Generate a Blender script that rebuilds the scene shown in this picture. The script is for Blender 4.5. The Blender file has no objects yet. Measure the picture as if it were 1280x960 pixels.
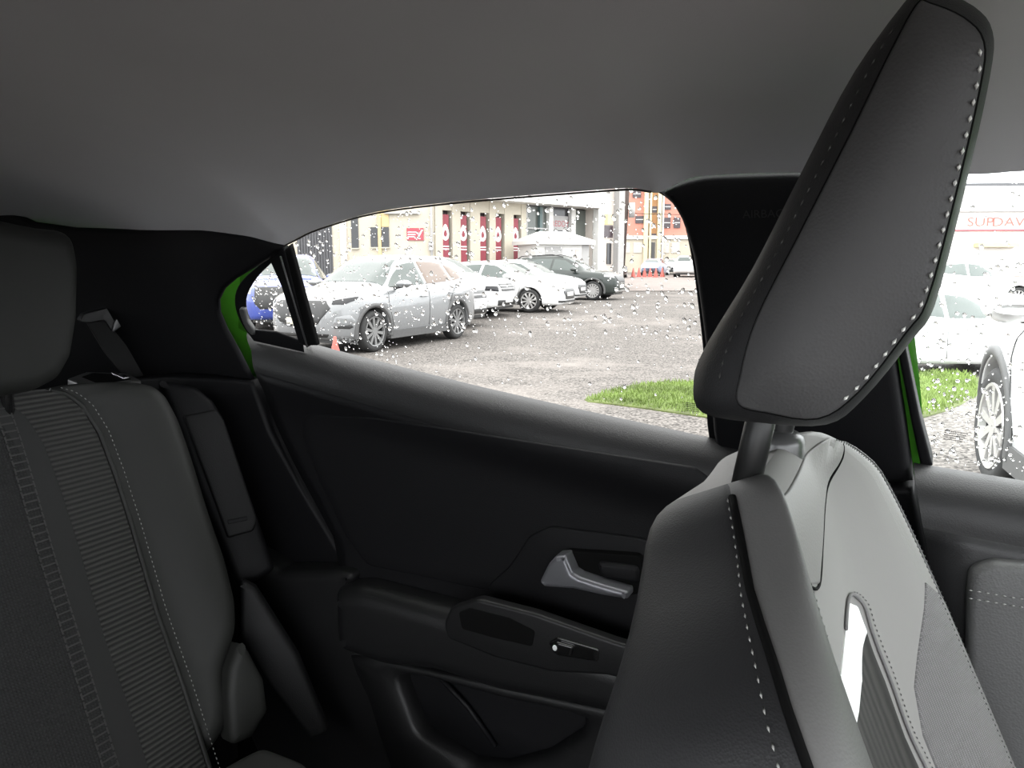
import bpy, bmesh, math, random
from mathutils import Vector, Matrix
from mathutils.bvhtree import BVHTree
from mathutils.geometry import delaunay_2d_cdt, tessellate_polygon, intersect_point_line

random.seed(7)
SC = bpy.context.scene
COL = SC.collection
R = math.radians
V3 = Vector

# ------------------------------------------------------------------ camera
YAW, PITCH, FPX = R(27.0), R(8.8), 961.0
CAM = V3((0, 0, 1.25))
cd = bpy.data.cameras.new('camera'); cam = bpy.data.objects.new('camera', cd); COL.objects.link(cam)
cam.location = CAM
cam.rotation_euler = (R(90) - PITCH, 0, YAW)
cd.sensor_width = 36; cd.lens = FPX / 1280 * 36; cd.clip_start = 0.02; cd.clip_end = 500
SC.camera = cam

# ------------------------------------------------------------------ sky (even overcast) and exposure
w = bpy.data.worlds.new('overcast_sky'); SC.world = w; w.use_nodes = True
nt = w.node_tree; nt.nodes.clear()
wo = nt.nodes.new('ShaderNodeOutputWorld'); bg = nt.nodes.new('ShaderNodeBackground')
tc = nt.nodes.new('ShaderNodeTexCoord'); sp = nt.nodes.new('ShaderNodeSeparateXYZ')
cr_ = nt.nodes.new('ShaderNodeValToRGB')
nt.links.new(tc.outputs['Generated'], sp.inputs[0]); nt.links.new(sp.outputs['Z'], cr_.inputs[0])
cr_.color_ramp.elements[0].position = 0.0; cr_.color_ramp.elements[0].color = (.80, .83, .86, 1)
cr_.color_ramp.elements[1].position = .8; cr_.color_ramp.elements[1].color = (1, 1, 1, 1)
nt.links.new(cr_.outputs[0], bg.inputs[0]); bg.inputs[1].default_value = 1.15
nt.links.new(bg.outputs[0], wo.inputs[0])
SC.view_settings.view_transform = 'Standard'; SC.view_settings.look = 'None'
SC.view_settings.gamma = 1; SC.view_settings.use_curve_mapping = False
SC.view_settings.exposure = 3.05
cy = SC.cycles
cy.use_denoising = True
cy.max_bounces = 10; cy.diffuse_bounces = 5; cy.glossy_bounces = 4; cy.transmission_bounces = 8; cy.transparent_max_bounces = 12
cy.sample_clamp_indirect = 8; cy.caustics_reflective = False; cy.caustics_refractive = False

# ------------------------------------------------------------------ rays of the picture
RF = V3((-math.sin(YAW) * math.cos(PITCH), math.cos(YAW) * math.cos(PITCH), -math.sin(PITCH)))
RR = V3((math.cos(YAW), math.sin(YAW), 0))
RU = RR.cross(RF)
def ray(px, py):
    return RF + RR * ((px - 640) / FPX) - RU * ((py - 480) / FPX)
HF = V3((-math.sin(YAW), math.cos(YAW), 0))          # level forward direction
GZ = -0.08                                            # ground level of the lot
def G(px, dist, z=GZ):                                # point in column px at a level distance and height
    p = CAM + HF * dist + RR * ((px - 640) / FPX * dist * 1.0)
    return V3((p.x, p.y, z))
def ground(px, py, z=GZ):
    d = ray(px, py); t = (z - CAM.z) / d.z
    return CAM + d * t

class Surf:
    """plane O,U,V,N with a height h(u,v) along N; N looks at the viewer"""
    def __init__(s, O, U, V, h=None):
        s.O = V3(O); s.U = V3(U).normalized(); s.N = s.U.cross(V3(V)).normalized(); s.V = s.N.cross(s.U)
        s.h = h or (lambda u, v: 0.0)
    def pos(s, u, v, off=0.0):
        return s.O + s.U * u + s.V * v + s.N * (s.h(u, v) + off)
    def px(s, x, y):
        d = ray(x, y); h = 0; u = v = 0
        for _ in range(12):
            t = ((s.O + s.N * h) - CAM).dot(s.N) / d.dot(s.N)
            q = CAM + d * t - s.O; u, v = q.dot(s.U), q.dot(s.V)
            h = h + .7 * (s.h(u, v) - h)
        return (u, v)
    def pts(s, l): return [s.px(*p[:2]) + tuple(p[2:]) for p in l]
    def p3(s, x, y, off=0.0): return s.pos(*s.px(x, y), off)

def sstep(a, b, x):
    t = max(0, min(1, (x - a) / (b - a))); return t * t * (3 - 2 * t)
def lerp(a, b, t): return a + (b - a) * t
def interp(pts, x):
    if x <= pts[0][0]: return pts[0][1]
    for (a, b), (c, d) in zip(pts, pts[1:]):
        if x <= c: return b + (d - b) * (x - a) / max(1e-9, c - a)
    return pts[-1][1]
def pchip(pts, x):
    n = len(pts)
    if x <= pts[0][0]: return pts[0][1]
    if x >= pts[-1][0]: return pts[-1][1]
    dl = [(pts[i+1][1]-pts[i][1])/(pts[i+1][0]-pts[i][0]) for i in range(n-1)]
    m = [dl[0]] + [0 if dl[i-1]*dl[i] <= 0 else 2*dl[i-1]*dl[i]/(dl[i-1]+dl[i]) for i in range(1, n-1)] + [dl[-1]]
    for i in range(n-1):
        if x <= pts[i+1][0]:
            h = pts[i+1][0]-pts[i][0]; t = (x-pts[i][0])/h
            return ((2*t**3-3*t*t+1)*pts[i][1]+(t**3-2*t*t+t)*h*m[i]+(-2*t**3+3*t*t)*pts[i+1][1]+(t**3-t*t)*h*m[i+1])

# ------------------------------------------------------------------ materials
MATS = {}
def mat(name, col, rough=.5, metal=0, spec=.5, bump=None, coat=0, var=None, alpha=None, emit=None, sheen=0):
    m = bpy.data.materials.new(name); m.use_nodes = True; N = m.node_tree.nodes; L = m.node_tree.links
    b = N['Principled BSDF']
    b.inputs['Base Color'].default_value = (*col, 1); b.inputs['Roughness'].default_value = rough
    b.inputs['Metallic'].default_value = metal; b.inputs['Specular IOR Level'].default_value = spec
    b.inputs['Coat Weight'].default_value = coat; b.inputs['Coat Roughness'].default_value = .05
    b.inputs['Sheen Weight'].default_value = sheen
    t = N.new('ShaderNodeTexCoord')
    if var:   # (scale, amount) slow colour variation
        n = N.new('ShaderNodeTexNoise'); n.inputs['Scale'].default_value = var[0]; n.inputs['Detail'].default_value = 5
        L.new(t.outputs['Object'], n.inputs['Vector'])
        r = N.new('ShaderNodeValToRGB'); a = var[1]
        r.color_ramp.elements[0].position = .3; r.color_ramp.elements[1].position = .7
        r.color_ramp.elements[0].color = (*[c*(1-a) for c in col], 1); r.color_ramp.elements[1].color = (*[min(1, c*(1+a)) for c in col], 1)
        L.new(n.outputs['Fac'], r.inputs[0]); L.new(r.outputs[0], b.inputs['Base Color'])
    if bump:  # (kind, scale, strength, distance)
        k, s, st, di = bump
        if k == 'noise':
            x = N.new('ShaderNodeTexNoise'); x.inputs['Detail'].default_value = 3; o = x.outputs['Fac']
        else:
            x = N.new('ShaderNodeTexVoronoi'); o = x.outputs['Distance']
        x.inputs['Scale'].default_value = s; L.new(t.outputs['Object'], x.inputs['Vector'])
        bp = N.new('ShaderNodeBump'); bp.inputs['Strength'].default_value = st; bp.inputs['Distance'].default_value = di
        L.new(o, bp.inputs['Height']); L.new(bp.outputs[0], b.inputs['Normal'])
    MATS[name] = m
    return m
def wave_mat(name, c0, c1, rough, scale_u, scale_v, dist=.001):
    """woven / ribbed cloth: bands over the metre UVs"""
    m = mat(name, c0, rough); N = m.node_tree.nodes; L = m.node_tree.links; b = N['Principled BSDF']
    uv = N.new('ShaderNodeUVMap'); mp = N.new('ShaderNodeMapping'); mp.inputs['Scale'].default_value = (scale_u, scale_v, 1)
    L.new(uv.outputs[0], mp.inputs[0])
    sx = N.new('ShaderNodeSeparateXYZ'); L.new(mp.outputs[0], sx.inputs[0])
    def sine(o):
        a = N.new('ShaderNodeMath'); a.operation = 'MULTIPLY'; a.inputs[1].default_value = 2 * math.pi; L.new(o, a.inputs[0])
        c = N.new('ShaderNodeMath'); c.operation = 'SINE'; L.new(a.outputs[0], c.inputs[0])
        d = N.new('ShaderNodeMath'); d.operation = 'MULTIPLY_ADD'; d.inputs[1].default_value = .5; d.inputs[2].default_value = .5; L.new(c.outputs[0], d.inputs[0])
        return d.outputs[0]
    if scale_u and scale_v:
        q = N.new('ShaderNodeMath'); q.operation = 'MULTIPLY'; L.new(sine(sx.outputs[0]), q.inputs[0]); L.new(sine(sx.outputs[1]), q.inputs[1]); o = q.outputs[0]
    else:
        o = sine(sx.outputs[1] if scale_v else sx.outputs[0])
    mx = N.new('ShaderNodeMix'); mx.data_type = 'RGBA'; mx.inputs['A'].default_value = (*c0, 1); mx.inputs['B'].default_value = (*c1, 1)
    L.new(o, mx.inputs['Factor']); L.new(mx.outputs['Result'], b.inputs['Base Color'])
    bp = N.new('ShaderNodeBump'); bp.inputs['Strength'].default_value = .8; bp.inputs['Distance'].default_value = dist
    L.new(o, bp.inputs['Height']); L.new(bp.outputs[0], b.inputs['Normal'])
    return m
def glass_mat(name, tint=(.97, .98, .97), refl=1.0):
    """thin pane: fresnel mix of clear transmission and mirror"""
    m = bpy.data.materials.new(name); m.use_nodes = True; N = m.node_tree.nodes; L = m.node_tree.links; N.clear()
    o = N.new('ShaderNodeOutputMaterial'); mx = N.new('ShaderNodeMixShader'); tr = N.new('ShaderNodeBsdfTransparent'); gl = N.new('ShaderNodeBsdfGlossy')
    fr = N.new('ShaderNodeLayerWeight'); fr.inputs[0].default_value = .5; gl.inputs['Roughness'].default_value = .0
    pw = N.new('ShaderNodeMath'); pw.operation = 'POWER'; pw.inputs[1].default_value = 5; L.new(fr.outputs['Facing'], pw.inputs[0])
    ma = N.new('ShaderNodeMath'); ma.operation = 'MULTIPLY_ADD'; ma.inputs[1].default_value = .85; ma.inputs[2].default_value = .05; L.new(pw.outputs[0], ma.inputs[0])
    gl.inputs['Color'].default_value = (refl, refl, refl, 1)
    tr.inputs[0].default_value = (*tint, 1)
    L.new(ma.outputs[0], mx.inputs[0]); L.new(tr.outputs[0], mx.inputs[1]); L.new(gl.outputs[0], mx.inputs[2]); L.new(mx.outputs[0], o.inputs[0])
    return m
def water_mat():
    m = bpy.data.materials.new('rain_water'); m.use_nodes = True; b = m.node_tree.nodes['Principled BSDF']
    b.inputs['Base Color'].default_value = (1, 1, 1, 1); b.inputs['Transmission Weight'].default_value = 1; b.inputs['IOR'].default_value = 1.33; b.inputs['Roughness'].default_value = 0
    return m

M = dict(
    headliner=mat('headliner_cloth', (.66, .66, .68), .95, bump=('noise', 900, .25, .0006), spec=.1, var=(3, .05)),
    black=mat('black_grained_plastic', (.0045, .0045, .0052), .55, bump=('voronoi', 900, .25, .0005), spec=.14),
    dark=mat('charcoal_grained_plastic', (.007, .007, .0075), .46, bump=('voronoi', 700, .25, .0005), spec=.4),
    soft=mat('soft_touch_black', (.0042, .0042, .005), .55, bump=('voronoi', 650, .3, .0005), spec=.22),
    dark3=mat('dull_charcoal_plastic', (.0065, .0065, .007), .6, bump=('voronoi', 700, .25, .0005), spec=.2),
    sill=mat('satin_soft_vinyl', (.009, .009, .0095), .48, bump=('voronoi', 650, .3, .0005), spec=.4),
    dark2=mat('charcoal_door_vinyl', (.022, .022, .023), .5, bump=('voronoi', 700, .3, .0006), spec=.4),
    gloss=mat('gloss_black', (.008, .008, .008), .15, coat=.5),
    rubber=mat('black_rubber', (.004, .004, .004), .8, spec=.08),
    leather=mat('charcoal_leatherette', (.085, .085, .085), .52, bump=('voronoi', 420, .35, .0008), spec=.4),
    leather_side=mat('black_leatherette', (.016, .016, .017), .55, bump=('voronoi', 800, .25, .0005), spec=.4),
    seat_cloth=mat('light_grey_seat_cloth', (.235, .23, .223), .85, bump=('noise', 900, .2, .0004), spec=.2),
    leather_shaded=mat('shaded_grey_leatherette', (.12, .118, .115), .55, bump=('voronoi', 700, .2, .0005), spec=.4),
    leather_grey=mat('grey_leatherette', (.20, .195, .188), .55, bump=('voronoi', 500, .25, .0006), spec=.5),
    rear_leather=mat('rear_black_leatherette', (.014, .0145, .0135), .6, bump=('noise', 300, .12, .0006), spec=.25),
    weave=wave_mat('black_mesh_cloth', (.004, .004, .004), (.014, .014, .014), .9, 250, 250, .0008),
    rib=wave_mat('ribbed_cloth', (.003, .003, .003), (.028, .028, .026), .8, 0, 145, .002),
    mesh_grey=wave_mat('grey_mesh_cloth', (.12, .117, .117), (.21, .205, .205), .8, 600, 600, .0006),
    smooth_dark=mat('dark_cloth_band', (.008, .008, .008), .85, bump=('noise', 500, .2, .0005)),
    thread=mat('grey_thread', (.30, .30, .285), .8),
    thread_bright=mat('bright_thread', (.75, .75, .72), .8),
    thread_dim=mat('very_dim_thread', (.026, .026, .025), .8),
    post=mat('satin_black_steel', (.008, .008, .008), .42, spec=.4),
    lever=mat('satin_grey_metal', (.18, .18, .195), .35, metal=.45),
    thread_dark=mat('dim_thread', (.06, .06, .058), .8),
    strip_dark=wave_mat('dark_strip_cloth', (.012, .012, .011), (.035, .033, .031), .8, 60, 0, .001),
    chrome=mat('satin_chrome', (.50, .50, .52), .25, metal=1),
    satin_dark=mat('satin_black_plastic', (.05, .05, .05), .3),
    leather_hr=mat('headrest_leatherette', (.056, .0555, .056), .55, bump=('voronoi', 600, .3, .0006), spec=.4),
    satin=mat('satin_grey_plastic', (.07, .07, .07), .35),
    white_cloth=mat('white_fabric', (.85, .85, .85), .8),
    green=mat('green_car_paint', (.075, .32, .025), .3, coat=1, var=(60, .06)),
    glass=glass_mat('window_glass', (.80, .82, .81)),
    privacy=glass_mat('tinted_window_glass', (.58, .58, .57)),
    water=water_mat(),
    seal=mat('brown_black_seal', (.03, .024, .02), .7),
    white_print=mat('white_print', (.8, .8, .8), .6),
    dark_print=mat('dark_print', (.02, .02, .02), .6),
)

# ------------------------------------------------------------------ object helpers
def obj(name, verts, faces, m=None, parent=None, smooth=True, uv=None, kind=None):
    me = bpy.data.meshes.new(name); me.from_pydata([tuple(v) for v in verts], [], faces)
    if smooth and faces: me.polygons.foreach_set('use_smooth', [True] * len(me.polygons))
    if uv:
        l = me.uv_layers.new(name='UVMap')
        idx = [0] * len(me.loops); me.loops.foreach_get('vertex_index', idx)
        flat = []
        for i in idx: flat += uv[i]
        l.data.foreach_set('uv', flat)
    if m: me.materials.append(M[m] if isinstance(m, str) else m)
    o = bpy.data.objects.new(name, me); COL.objects.link(o)
    if parent: o.parent = parent; o.matrix_parent_inverse = parent.matrix_world.inverted() if parent.type == 'EMPTY' and False else Matrix()
    if kind: o['kind'] = kind
    return o
def struct(o): o['kind'] = 'structure'; return o
def empty(name, loc=(0, 0, 0), rz=0):
    o = bpy.data.objects.new(name, None); o.location = loc; o.rotation_euler = (0, 0, rz); o.empty_display_size = .1; COL.objects.link(o); return o
def tag(o, label, cat, group=None, kind=None):
    o['label'] = label; o['category'] = cat
    if group: o['group'] = group
    if kind: o['kind'] = kind
    return o
class MB:
    def __init__(s): s.v = []; s.f = []
    def add(s, vs, fs):
        k = len(s.v); s.v += [V3(v) for v in vs]; s.f += [tuple(i + k for i in f) for f in fs]; return s
    def box(s, a, b, X=None):
        (x0, y0, z0), (x1, y1, z1) = a, b
        vs = [V3(p) for p in ((x0,y0,z0),(x1,y0,z0),(x1,y1,z0),(x0,y1,z0),(x0,y0,z1),(x1,y0,z1),(x1,y1,z1),(x0,y1,z1))]
        if X: vs = [X(v) for v in vs]
        return s.add(vs, [(0,3,2,1),(4,5,6,7),(0,1,5,4),(1,2,6,5),(2,3,7,6),(3,0,4,7)])
    def tube(s, pts, r, n=8, cap=True):
        pts = [V3(p) for p in pts]; rs = r if isinstance(r, (list, tuple)) else [r] * len(pts)
        k0 = len(s.v); up = None
        for i, p in enumerate(pts):
            t = (pts[min(i+1, len(pts)-1)] - pts[max(i-1, 0)]).normalized()
            if up is None: up = t.orthogonal().normalized()
            up = (up - t * up.dot(t)).normalized(); si = t.cross(up)
            for j in range(n):
                a = 2 * math.pi * j / n; s.v.append(p + (up * math.cos(a) + si * math.sin(a)) * rs[i])
        for i in range(len(pts) - 1):
            for j in range(n):
                a = k0 + i*n + j; b = k0 + i*n + (j+1) % n; s.f.append((a, b, b + n, a + n))
        if cap:
            s.f.append(tuple(k0 + j for j in reversed(range(n)))); s.f.append(tuple(k0 + (len(pts)-1)*n + j for j in range(n)))
        return s
    def lathe(s, prof, n=24, X=None):     # prof: (r, h) about +y axis
        k0 = len(s.v)
        for r, h in prof:
            for j in range(n):
                a = 2 * math.pi * j / n; v = V3((r * math.cos(a), h, r * math.sin(a))); s.v.append(X(v) if X else v)
        for i in range(len(prof) - 1):
            for j in range(n):
                a = k0 + i*n + j; b = k0 + i*n + (j+1) % n; s.f.append((a, b, b + n, a + n))
        return s
    def build(s, name, m, parent=None, smooth=False, kind=None): return obj(name, s.v, s.f, m, parent, smooth, None, kind)

def crv(pts, n=6, closed=False):
    """Catmull-Rom through points of any dimension"""
    P = [V3((*p, 0)) if len(p) == 2 else V3(p) for p in pts]; N = len(P); out = []
    rng = range(N if closed else N - 1)
    for i in rng:
        p0 = P[(i-1) % N] if closed or i > 0 else P[0] * 2 - P[1]
        p1 = P[i]; p2 = P[(i+1) % N]
        p3 = P[(i+2) % N] if closed or i + 2 < N else P[-1] * 2 - P[-2]
        for k in range(n):
            t = k / n
            out.append(.5 * ((2*p1) + (p2-p0)*t + (2*p0-5*p1+4*p2-p3)*t*t + (3*p1-p0-3*p2+p3)*t**3))
    if not closed: out.append(P[-1])
    return [tuple(v[:len(pts[0])]) for v in out]
def rpoly(pts, r, n=5):
    """polygon with every corner rounded by radius r (or per-point third value)"""
    out = []; N = len(pts)
    for i in range(N):
        a, b, c = [V3((*pts[j % N][:2], 0)) for j in (i-1, i, i+1)]
        rr = pts[i][2] if len(pts[i]) > 2 else r
        d1 = (a - b); d2 = (c - b); l1, l2 = d1.length, d2.length
        if rr <= 0 or l1 < 1e-6 or l2 < 1e-6: out.append((b.x, b.y)); continue
        d1.normalize(); d2.normalize()
        ang = d1.angle(d2, math.pi)
        if ang > math.pi - .05: out.append((b.x, b.y)); continue
        tl = min(rr / math.tan(ang / 2), .45 * l1, .45 * l2)
        p, q = b + d1 * tl, b + d2 * tl
        for k in range(n + 1):
            t = k / n; v = p * (1-t)**2 + b * 2*t*(1-t) + q * t*t; out.append((v.x, v.y))
    return out
def resample(pts, step):
    out = []; N = len(pts)
    for i in range(N):
        a, b = V3((*pts[i], 0)), V3((*pts[(i+1) % N], 0)); k = max(1, int(math.ceil((b-a).length / step)))
        for j in range(k):
            v = a.lerp(b, j / k)
            if not out or (V3((*out[-1], 0)) - v).length > step * .15: out.append((v.x, v.y))
    if (V3((*out[0], 0)) - V3((*out[-1], 0))).length < step * .15: out.pop()
    return out
def area2(p): return sum(a[0]*b[1]-b[0]*a[1] for a, b in zip(p, p[1:]+p[:1])) / 2
def inset(pts, d):
    N = len(pts); out = []
    for i in range(N):
        a, b, c = [Vector(pts[j % N]) for j in (i-1, i, i+1)]
        n1 = Vector((-(b-a).y, (b-a).x)); n2 = Vector((-(c-b).y, (c-b).x))
        if n1.length < 1e-9 or n2.length < 1e-9: out.append(tuple(b)); continue
        n1.normalize(); n2.normalize(); n = n1 + n2
        if n.length < .3: n = n1
        n.normalize(); k = 1 / max(.6, n.dot(n1)); q = b + n * d * k; out.append((q.x, q.y))
    return out
def inside(p, poly):
    x, y = p; c = False
    for (x1, y1), (x2, y2) in zip(poly, poly[1:] + poly[:1]):
        if (y1 > y) != (y2 > y) and x < (x2-x1)*(y-y1)/(y2-y1)+x1: c = not c
    return c
def edge_dist(p, poly):
    best = 1e9; px, py = p
    for (x1, y1), (x2, y2) in zip(poly, poly[1:] + poly[:1]):
        dx, dy = x2-x1, y2-y1; t = max(0, min(1, ((px-x1)*dx+(py-y1)*dy)/max(1e-12, dx*dx+dy*dy)))
        best = min(best, (px-x1-dx*t)**2+(py-y1-dy*t)**2)
    return math.sqrt(best)
def pillow(name, outline, pos, m, parent=None, h=.0, r=.004, depth=.006, step=.03, seg=None, K=4, dome=None, back=False, kind=None):
    """raised panel: outline (2D, metres) on a surface callback pos(u,v,off); rim rounded by r, top at h, skirt down to -depth.
    dome(dist)->extra height by distance from the edge"""
    seg = seg or step
    P = resample(list(outline), seg)
    if area2(P) < 0: P.reverse()
    n = len(P); V = []; UV = []; F = []
    rings = [(0, -depth)] + [(r * (1 - math.cos(math.pi/2*k/K)), h - r + r * math.sin(math.pi/2*k/K)) for k in range(K + 1)]
    Q, d_ = P, 0
    for d, off in rings:
        if d > d_:
            for _ in range(1 if d - d_ < seg * .4 else 2):
                Q = inset(Q, (d - d_) / (1 if d - d_ < seg * .4 else 2))
                if r > .008: Q = [(q[0]*.6 + (a[0]+b[0])*.2, q[1]*.6 + (a[1]+b[1])*.2) for a, q, b in zip(Q[-1:] + Q[:-1], Q, Q[1:] + Q[:1])]
            d_ = d
        for q in Q:
            V.append(pos(q[0], q[1], off + (dome(d) if dome and d > 0 else 0))); UV.append(q)
        last = Q
    for i in range(len(rings) - 1):
        for j in range(n):
            a, b = i*n + j, i*n + (j+1) % n; F.append((a, b, b + n, a + n))
    k0 = (len(rings) - 1) * n
    us = [q[0] for q in last]; vs = [q[1] for q in last]
    inner = []
    nu = int((max(us)-min(us))/step) + 1; nv = int((max(vs)-min(vs))/step) + 1
    if nu * nv < 20000:
        for i in range(nu):
            for j in range(nv):
                q = (min(us) + (i + .5 + .25*(j % 2)) * step, min(vs) + (j + .5) * step)
                if inside(q, last) and edge_dist(q, last) > step * .4: inner.append(q)
    pts = [Vector(q) for q in last] + [Vector(q) for q in inner]
    try:
        rv, re, rf, ov, oe, of = delaunay_2d_cdt(pts, [(i, (i+1) % n) for i in range(n)], [], 1, 1e-7)
        mp = {}
        for i, v in enumerate(rv):
            if ov[i]:
                k = min(ov[i])
                if k < n: mp[i] = k0 + k; continue
            q = (v.x, v.y)
            mp[i] = len(V); V.append(pos(q[0], q[1], h + (dome(r + edge_dist(q, last)) if dome else 0))); UV.append(q)
        for f in rf:
            ids = [mp[i] for i in f]
            if len(set(ids)) >= 3:
                a = sum(rv[f[i]].x*rv[f[(i+1)%len(f)]].y-rv[f[(i+1)%len(f)]].x*rv[f[i]].y for i in range(len(f)))
                F.append(tuple(ids if a > 0 else reversed(ids)))
    except Exception as e:
        F.append(tuple(range(k0, k0 + n)))
    if back: F.append(tuple(reversed(range(n))))
    return obj(name, V, F, m, parent, True, UV, kind)
def sheet(name, rows, m, parent=None, smooth=True, flip=False):
    nr, nc = len(rows), len(rows[0]); V = [p for r in rows for p in r]; F = []
    for i in range(nr - 1):
        for j in range(nc - 1):
            f = (i*nc+j, i*nc+j+1, (i+1)*nc+j+1, (i+1)*nc+j); F.append(tuple(reversed(f)) if flip else f)
    return obj(name, V, F, m, parent, smooth)
def stitches(name, path, m, parent, dash=.006, gap=.004, r=.0008, nrm=None, lift=.0006):
    """row of short thread dashes along a 3D path"""
    P = [V3(p) for p in path]; mb = MB(); acc = [0]
    for a, b in zip(P, P[1:]): acc.append(acc[-1] + (b-a).length)
    def at(s):
        for i in range(len(P)-1):
            if s <= acc[i+1]: return P[i].lerp(P[i+1], (s-acc[i])/max(1e-9, acc[i+1]-acc[i]))
        return P[-1]
    s = 0
    while s + dash < acc[-1]:
        a, b = at(s), at(s + dash); t = (b-a).normalized(); n = nrm or t.orthogonal(); n = V3(n).normalized(); sd = t.cross(n).normalized(); c = (a+b)/2 + n*lift
        a = a + n*lift*.3; b = b + n*lift*.3
        mb.add([a, b, c+n*r, c-n*r, c+sd*r, c-sd*r], [(0,2,4),(0,4,3),(0,3,5),(0,5,2),(1,4,2),(1,3,4),(1,5,3),(1,2,5)])
        s += dash + gap
    return mb.build(name, m, parent, True, 'stuff')
def holed(name, outer, holes, pos, m, parent=None):
    loops = [[V3((*p, 0)) for p in outer]] + [[V3((*p, 0)) for p in hh] for hh in holes]
    tri = tessellate_polygon(loops); flat = [p for l in loops for p in l]
    return obj(name, [pos(p.x, p.y, 0) for p in flat], [tuple(t) for t in tri], m, parent, False)
def text_mesh(s, size, pos, name, m, parent=None, mirror=False, ext=.0005, bold=0, kind=None, align='CENTER'):
    """lettering as a mesh placed by pos(u,v,off)"""
    c = bpy.data.curves.new('t', 'FONT'); c.body = s; c.size = size; c.extrude = 0; c.align_x = align; c.align_y = 'CENTER'; c.offset = bold; c.resolution_u = 3
    t = bpy.data.objects.new('t', c); COL.objects.link(t)
    dg = bpy.context.evaluated_depsgraph_get(); me = t.evaluated_get(dg).to_mesh()
    vs = [(-v.co.x if mirror else v.co.x, v.co.y) for v in me.vertices]; fs = [tuple(reversed(p.vertices)) if mirror else tuple(p.vertices) for p in me.polygons]
    bpy.data.objects.remove(t); bpy.data.curves.remove(c)
    return obj(name, [pos(a, b, ext) for a, b in vs], fs, m, parent, False, None, kind)

# ================================================================== THE CAR WE SIT IN
def tilt(y0, z0, k, h=None):                 # plane y = y0 - k (z - z0), seen from the cabin; u = x, v = up the slope
    return Surf((0, y0, z0), (1, 0, 0), (0, -k, 1), h)
GLASS = tilt(.972, 1.05, .40)
RAIL = tilt(.955, 1.05, .40)
FRAME = tilt(.962, 1.05, .40)
SHELL = tilt(.990, 1.05, .40)

# ---- headliner
E_px = [(60, 287), (90, 289), (170, 291), (250, 290), (310, 298), (352, 308), (370, 299), (400, 285), (470, 265), (560, 253), (650, 245), (740, 238), (790, 235), (822, 241), (850, 228), (880, 220), (985, 216), (1205, 218), (1280, 214), (1420, 212)]
E = [RAIL.p3(*p) for p in E_px]
e0, e1 = E[0], E[-1]
E = [V3((-1.75, .72, 1.24)), V3((-1.55, .79, 1.28))] + E + [V3((.62, e1.y - .03, e1.z - .02)), V3((.80, .74, 1.36))]
Es = [V3(p) for p in crv([tuple(p) for p in E], 4)]
YC = .18
def soft(i):
    x = Es[i].x; a = V3(); wt = 0
    for q in Es:
        g = math.exp(-((q.x - x) / .22) ** 2); a += q * g; wt += g
    return a / wt
rows = []
for i_, p in enumerate(Es):
    m_ = soft(i_); m_.x = p.x
    zc = 1.452 - .10 * sstep(.55, 1.9, -p.x) - .03 * sstep(.35, .8, p.x)
    row = []
    for k in range(41):
        s = k / 20.0; q = s if s <= 1 else 2 - s; q = q ** 1.35
        d = (p - m_) * math.exp(-q * 9); f = 1 - (1 - q) ** 3.0
        y = lerp(m_.y + d.y, YC, q); z = lerp(m_.z, max(zc, m_.z + .02), f) + d.z
        row.append(V3((p.x, y if s <= 1 else 2*YC - y, z)))
    rows.append(row)
ceil = struct(sheet('ceiling', rows, 'headliner', flip=True))

# ---- outer shell (painted green, seen in the gaps) with the window openings
op_rear = [(303, 374), (312, 350), (345, 310), (420, 265), (560, 243), (790, 222), (850, 235), (885, 300), (905, 560), (700, 525), (500, 478), (330, 432), (306, 402)]
op_front = [(1120, 190), (1500, 180), (1500, 660), (1160, 600), (1150, 480), (1130, 300)]
so = [(-1.9, -.12), (1.2, -.12), (1.2, .40), (-1.9, .40)]
struct(holed('wall_left', so, [SHELL.pts(op_rear), SHELL.pts(op_front)], SHELL.pos, 'green'))
mb = MB(); zl = SHELL.pos(0, -.12).z; yl = SHELL.pos(0, -.12).y
mb.box((-1.9, yl, .15), (1.2, yl + .04, zl)); struct(mb.build('wall_left_lower', 'black'))
mb = MB(); mb.box((-1.86, .0, .3), (-1.22, 1.03, 1.02)); mb.box((-1.23, .3, .3), (-1.10, .98, .98)); struct(mb.build('trim_8', 'black'))

# ---- rest of the cabin, mostly behind the viewer
yr = 2 * YC - 1.0
mb = MB(); mb.box((-1.9, yr - .04, .15), (-.12, yr, 1.02)); mb.box((-.12, yr - .04, .15), (1.2, yr, .38)); mb.box((-1.9, yr, 1.02), (-.95, yr + .06, 1.45)); mb.box((-.2, yr, 1.02), (-.10, yr + .06, 1.45)); mb.box((-1.9, yr + .08, 1.34), (1.0, yr + .20, 1.46))  # unseen front doorway left open above the sill, shaped to let more light in
struct(mb.build('wall_right', 'black'))
mb = MB(); mb.box((-1.95, -.7, .15), (-1.85, 1.05, 1.12)); mb.box((-1.95, -.7, 1.12), (-1.75, -.25, 1.45)); mb.box((-1.95, .6, 1.12), (-1.75, 1.05, 1.45)); mb.box((-1.95, -.7, 1.28), (-1.5, 1.05, 1.47))
struct(mb.build('wall_rear', 'black'))
mb = MB(); mb.box((1.0, -.7, .15), (1.5, 1.05, .92)); mb.box((.75, -.7, 1.40), (1.0, 1.05, 1.46))
struct(mb.build('wall_front', 'black'))
mb = MB(); mb.box((-1.9, -.7, .15), (1.2, 1.03, .30)); struct(mb.build('floor', 'black'))

# ---- weatherstrip along the door opening
mb = MB(); mb.tube([RAIL.p3(*p, off=.003) for p in crv([(352, 309), (370, 300), (400, 286), (470, 266), (560, 254), (650, 246), (740, 239), (790, 236), (815, 239)], 5)], .0012, 6)
struct(mb.build('trim_1', 'seal', smooth=True))

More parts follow.
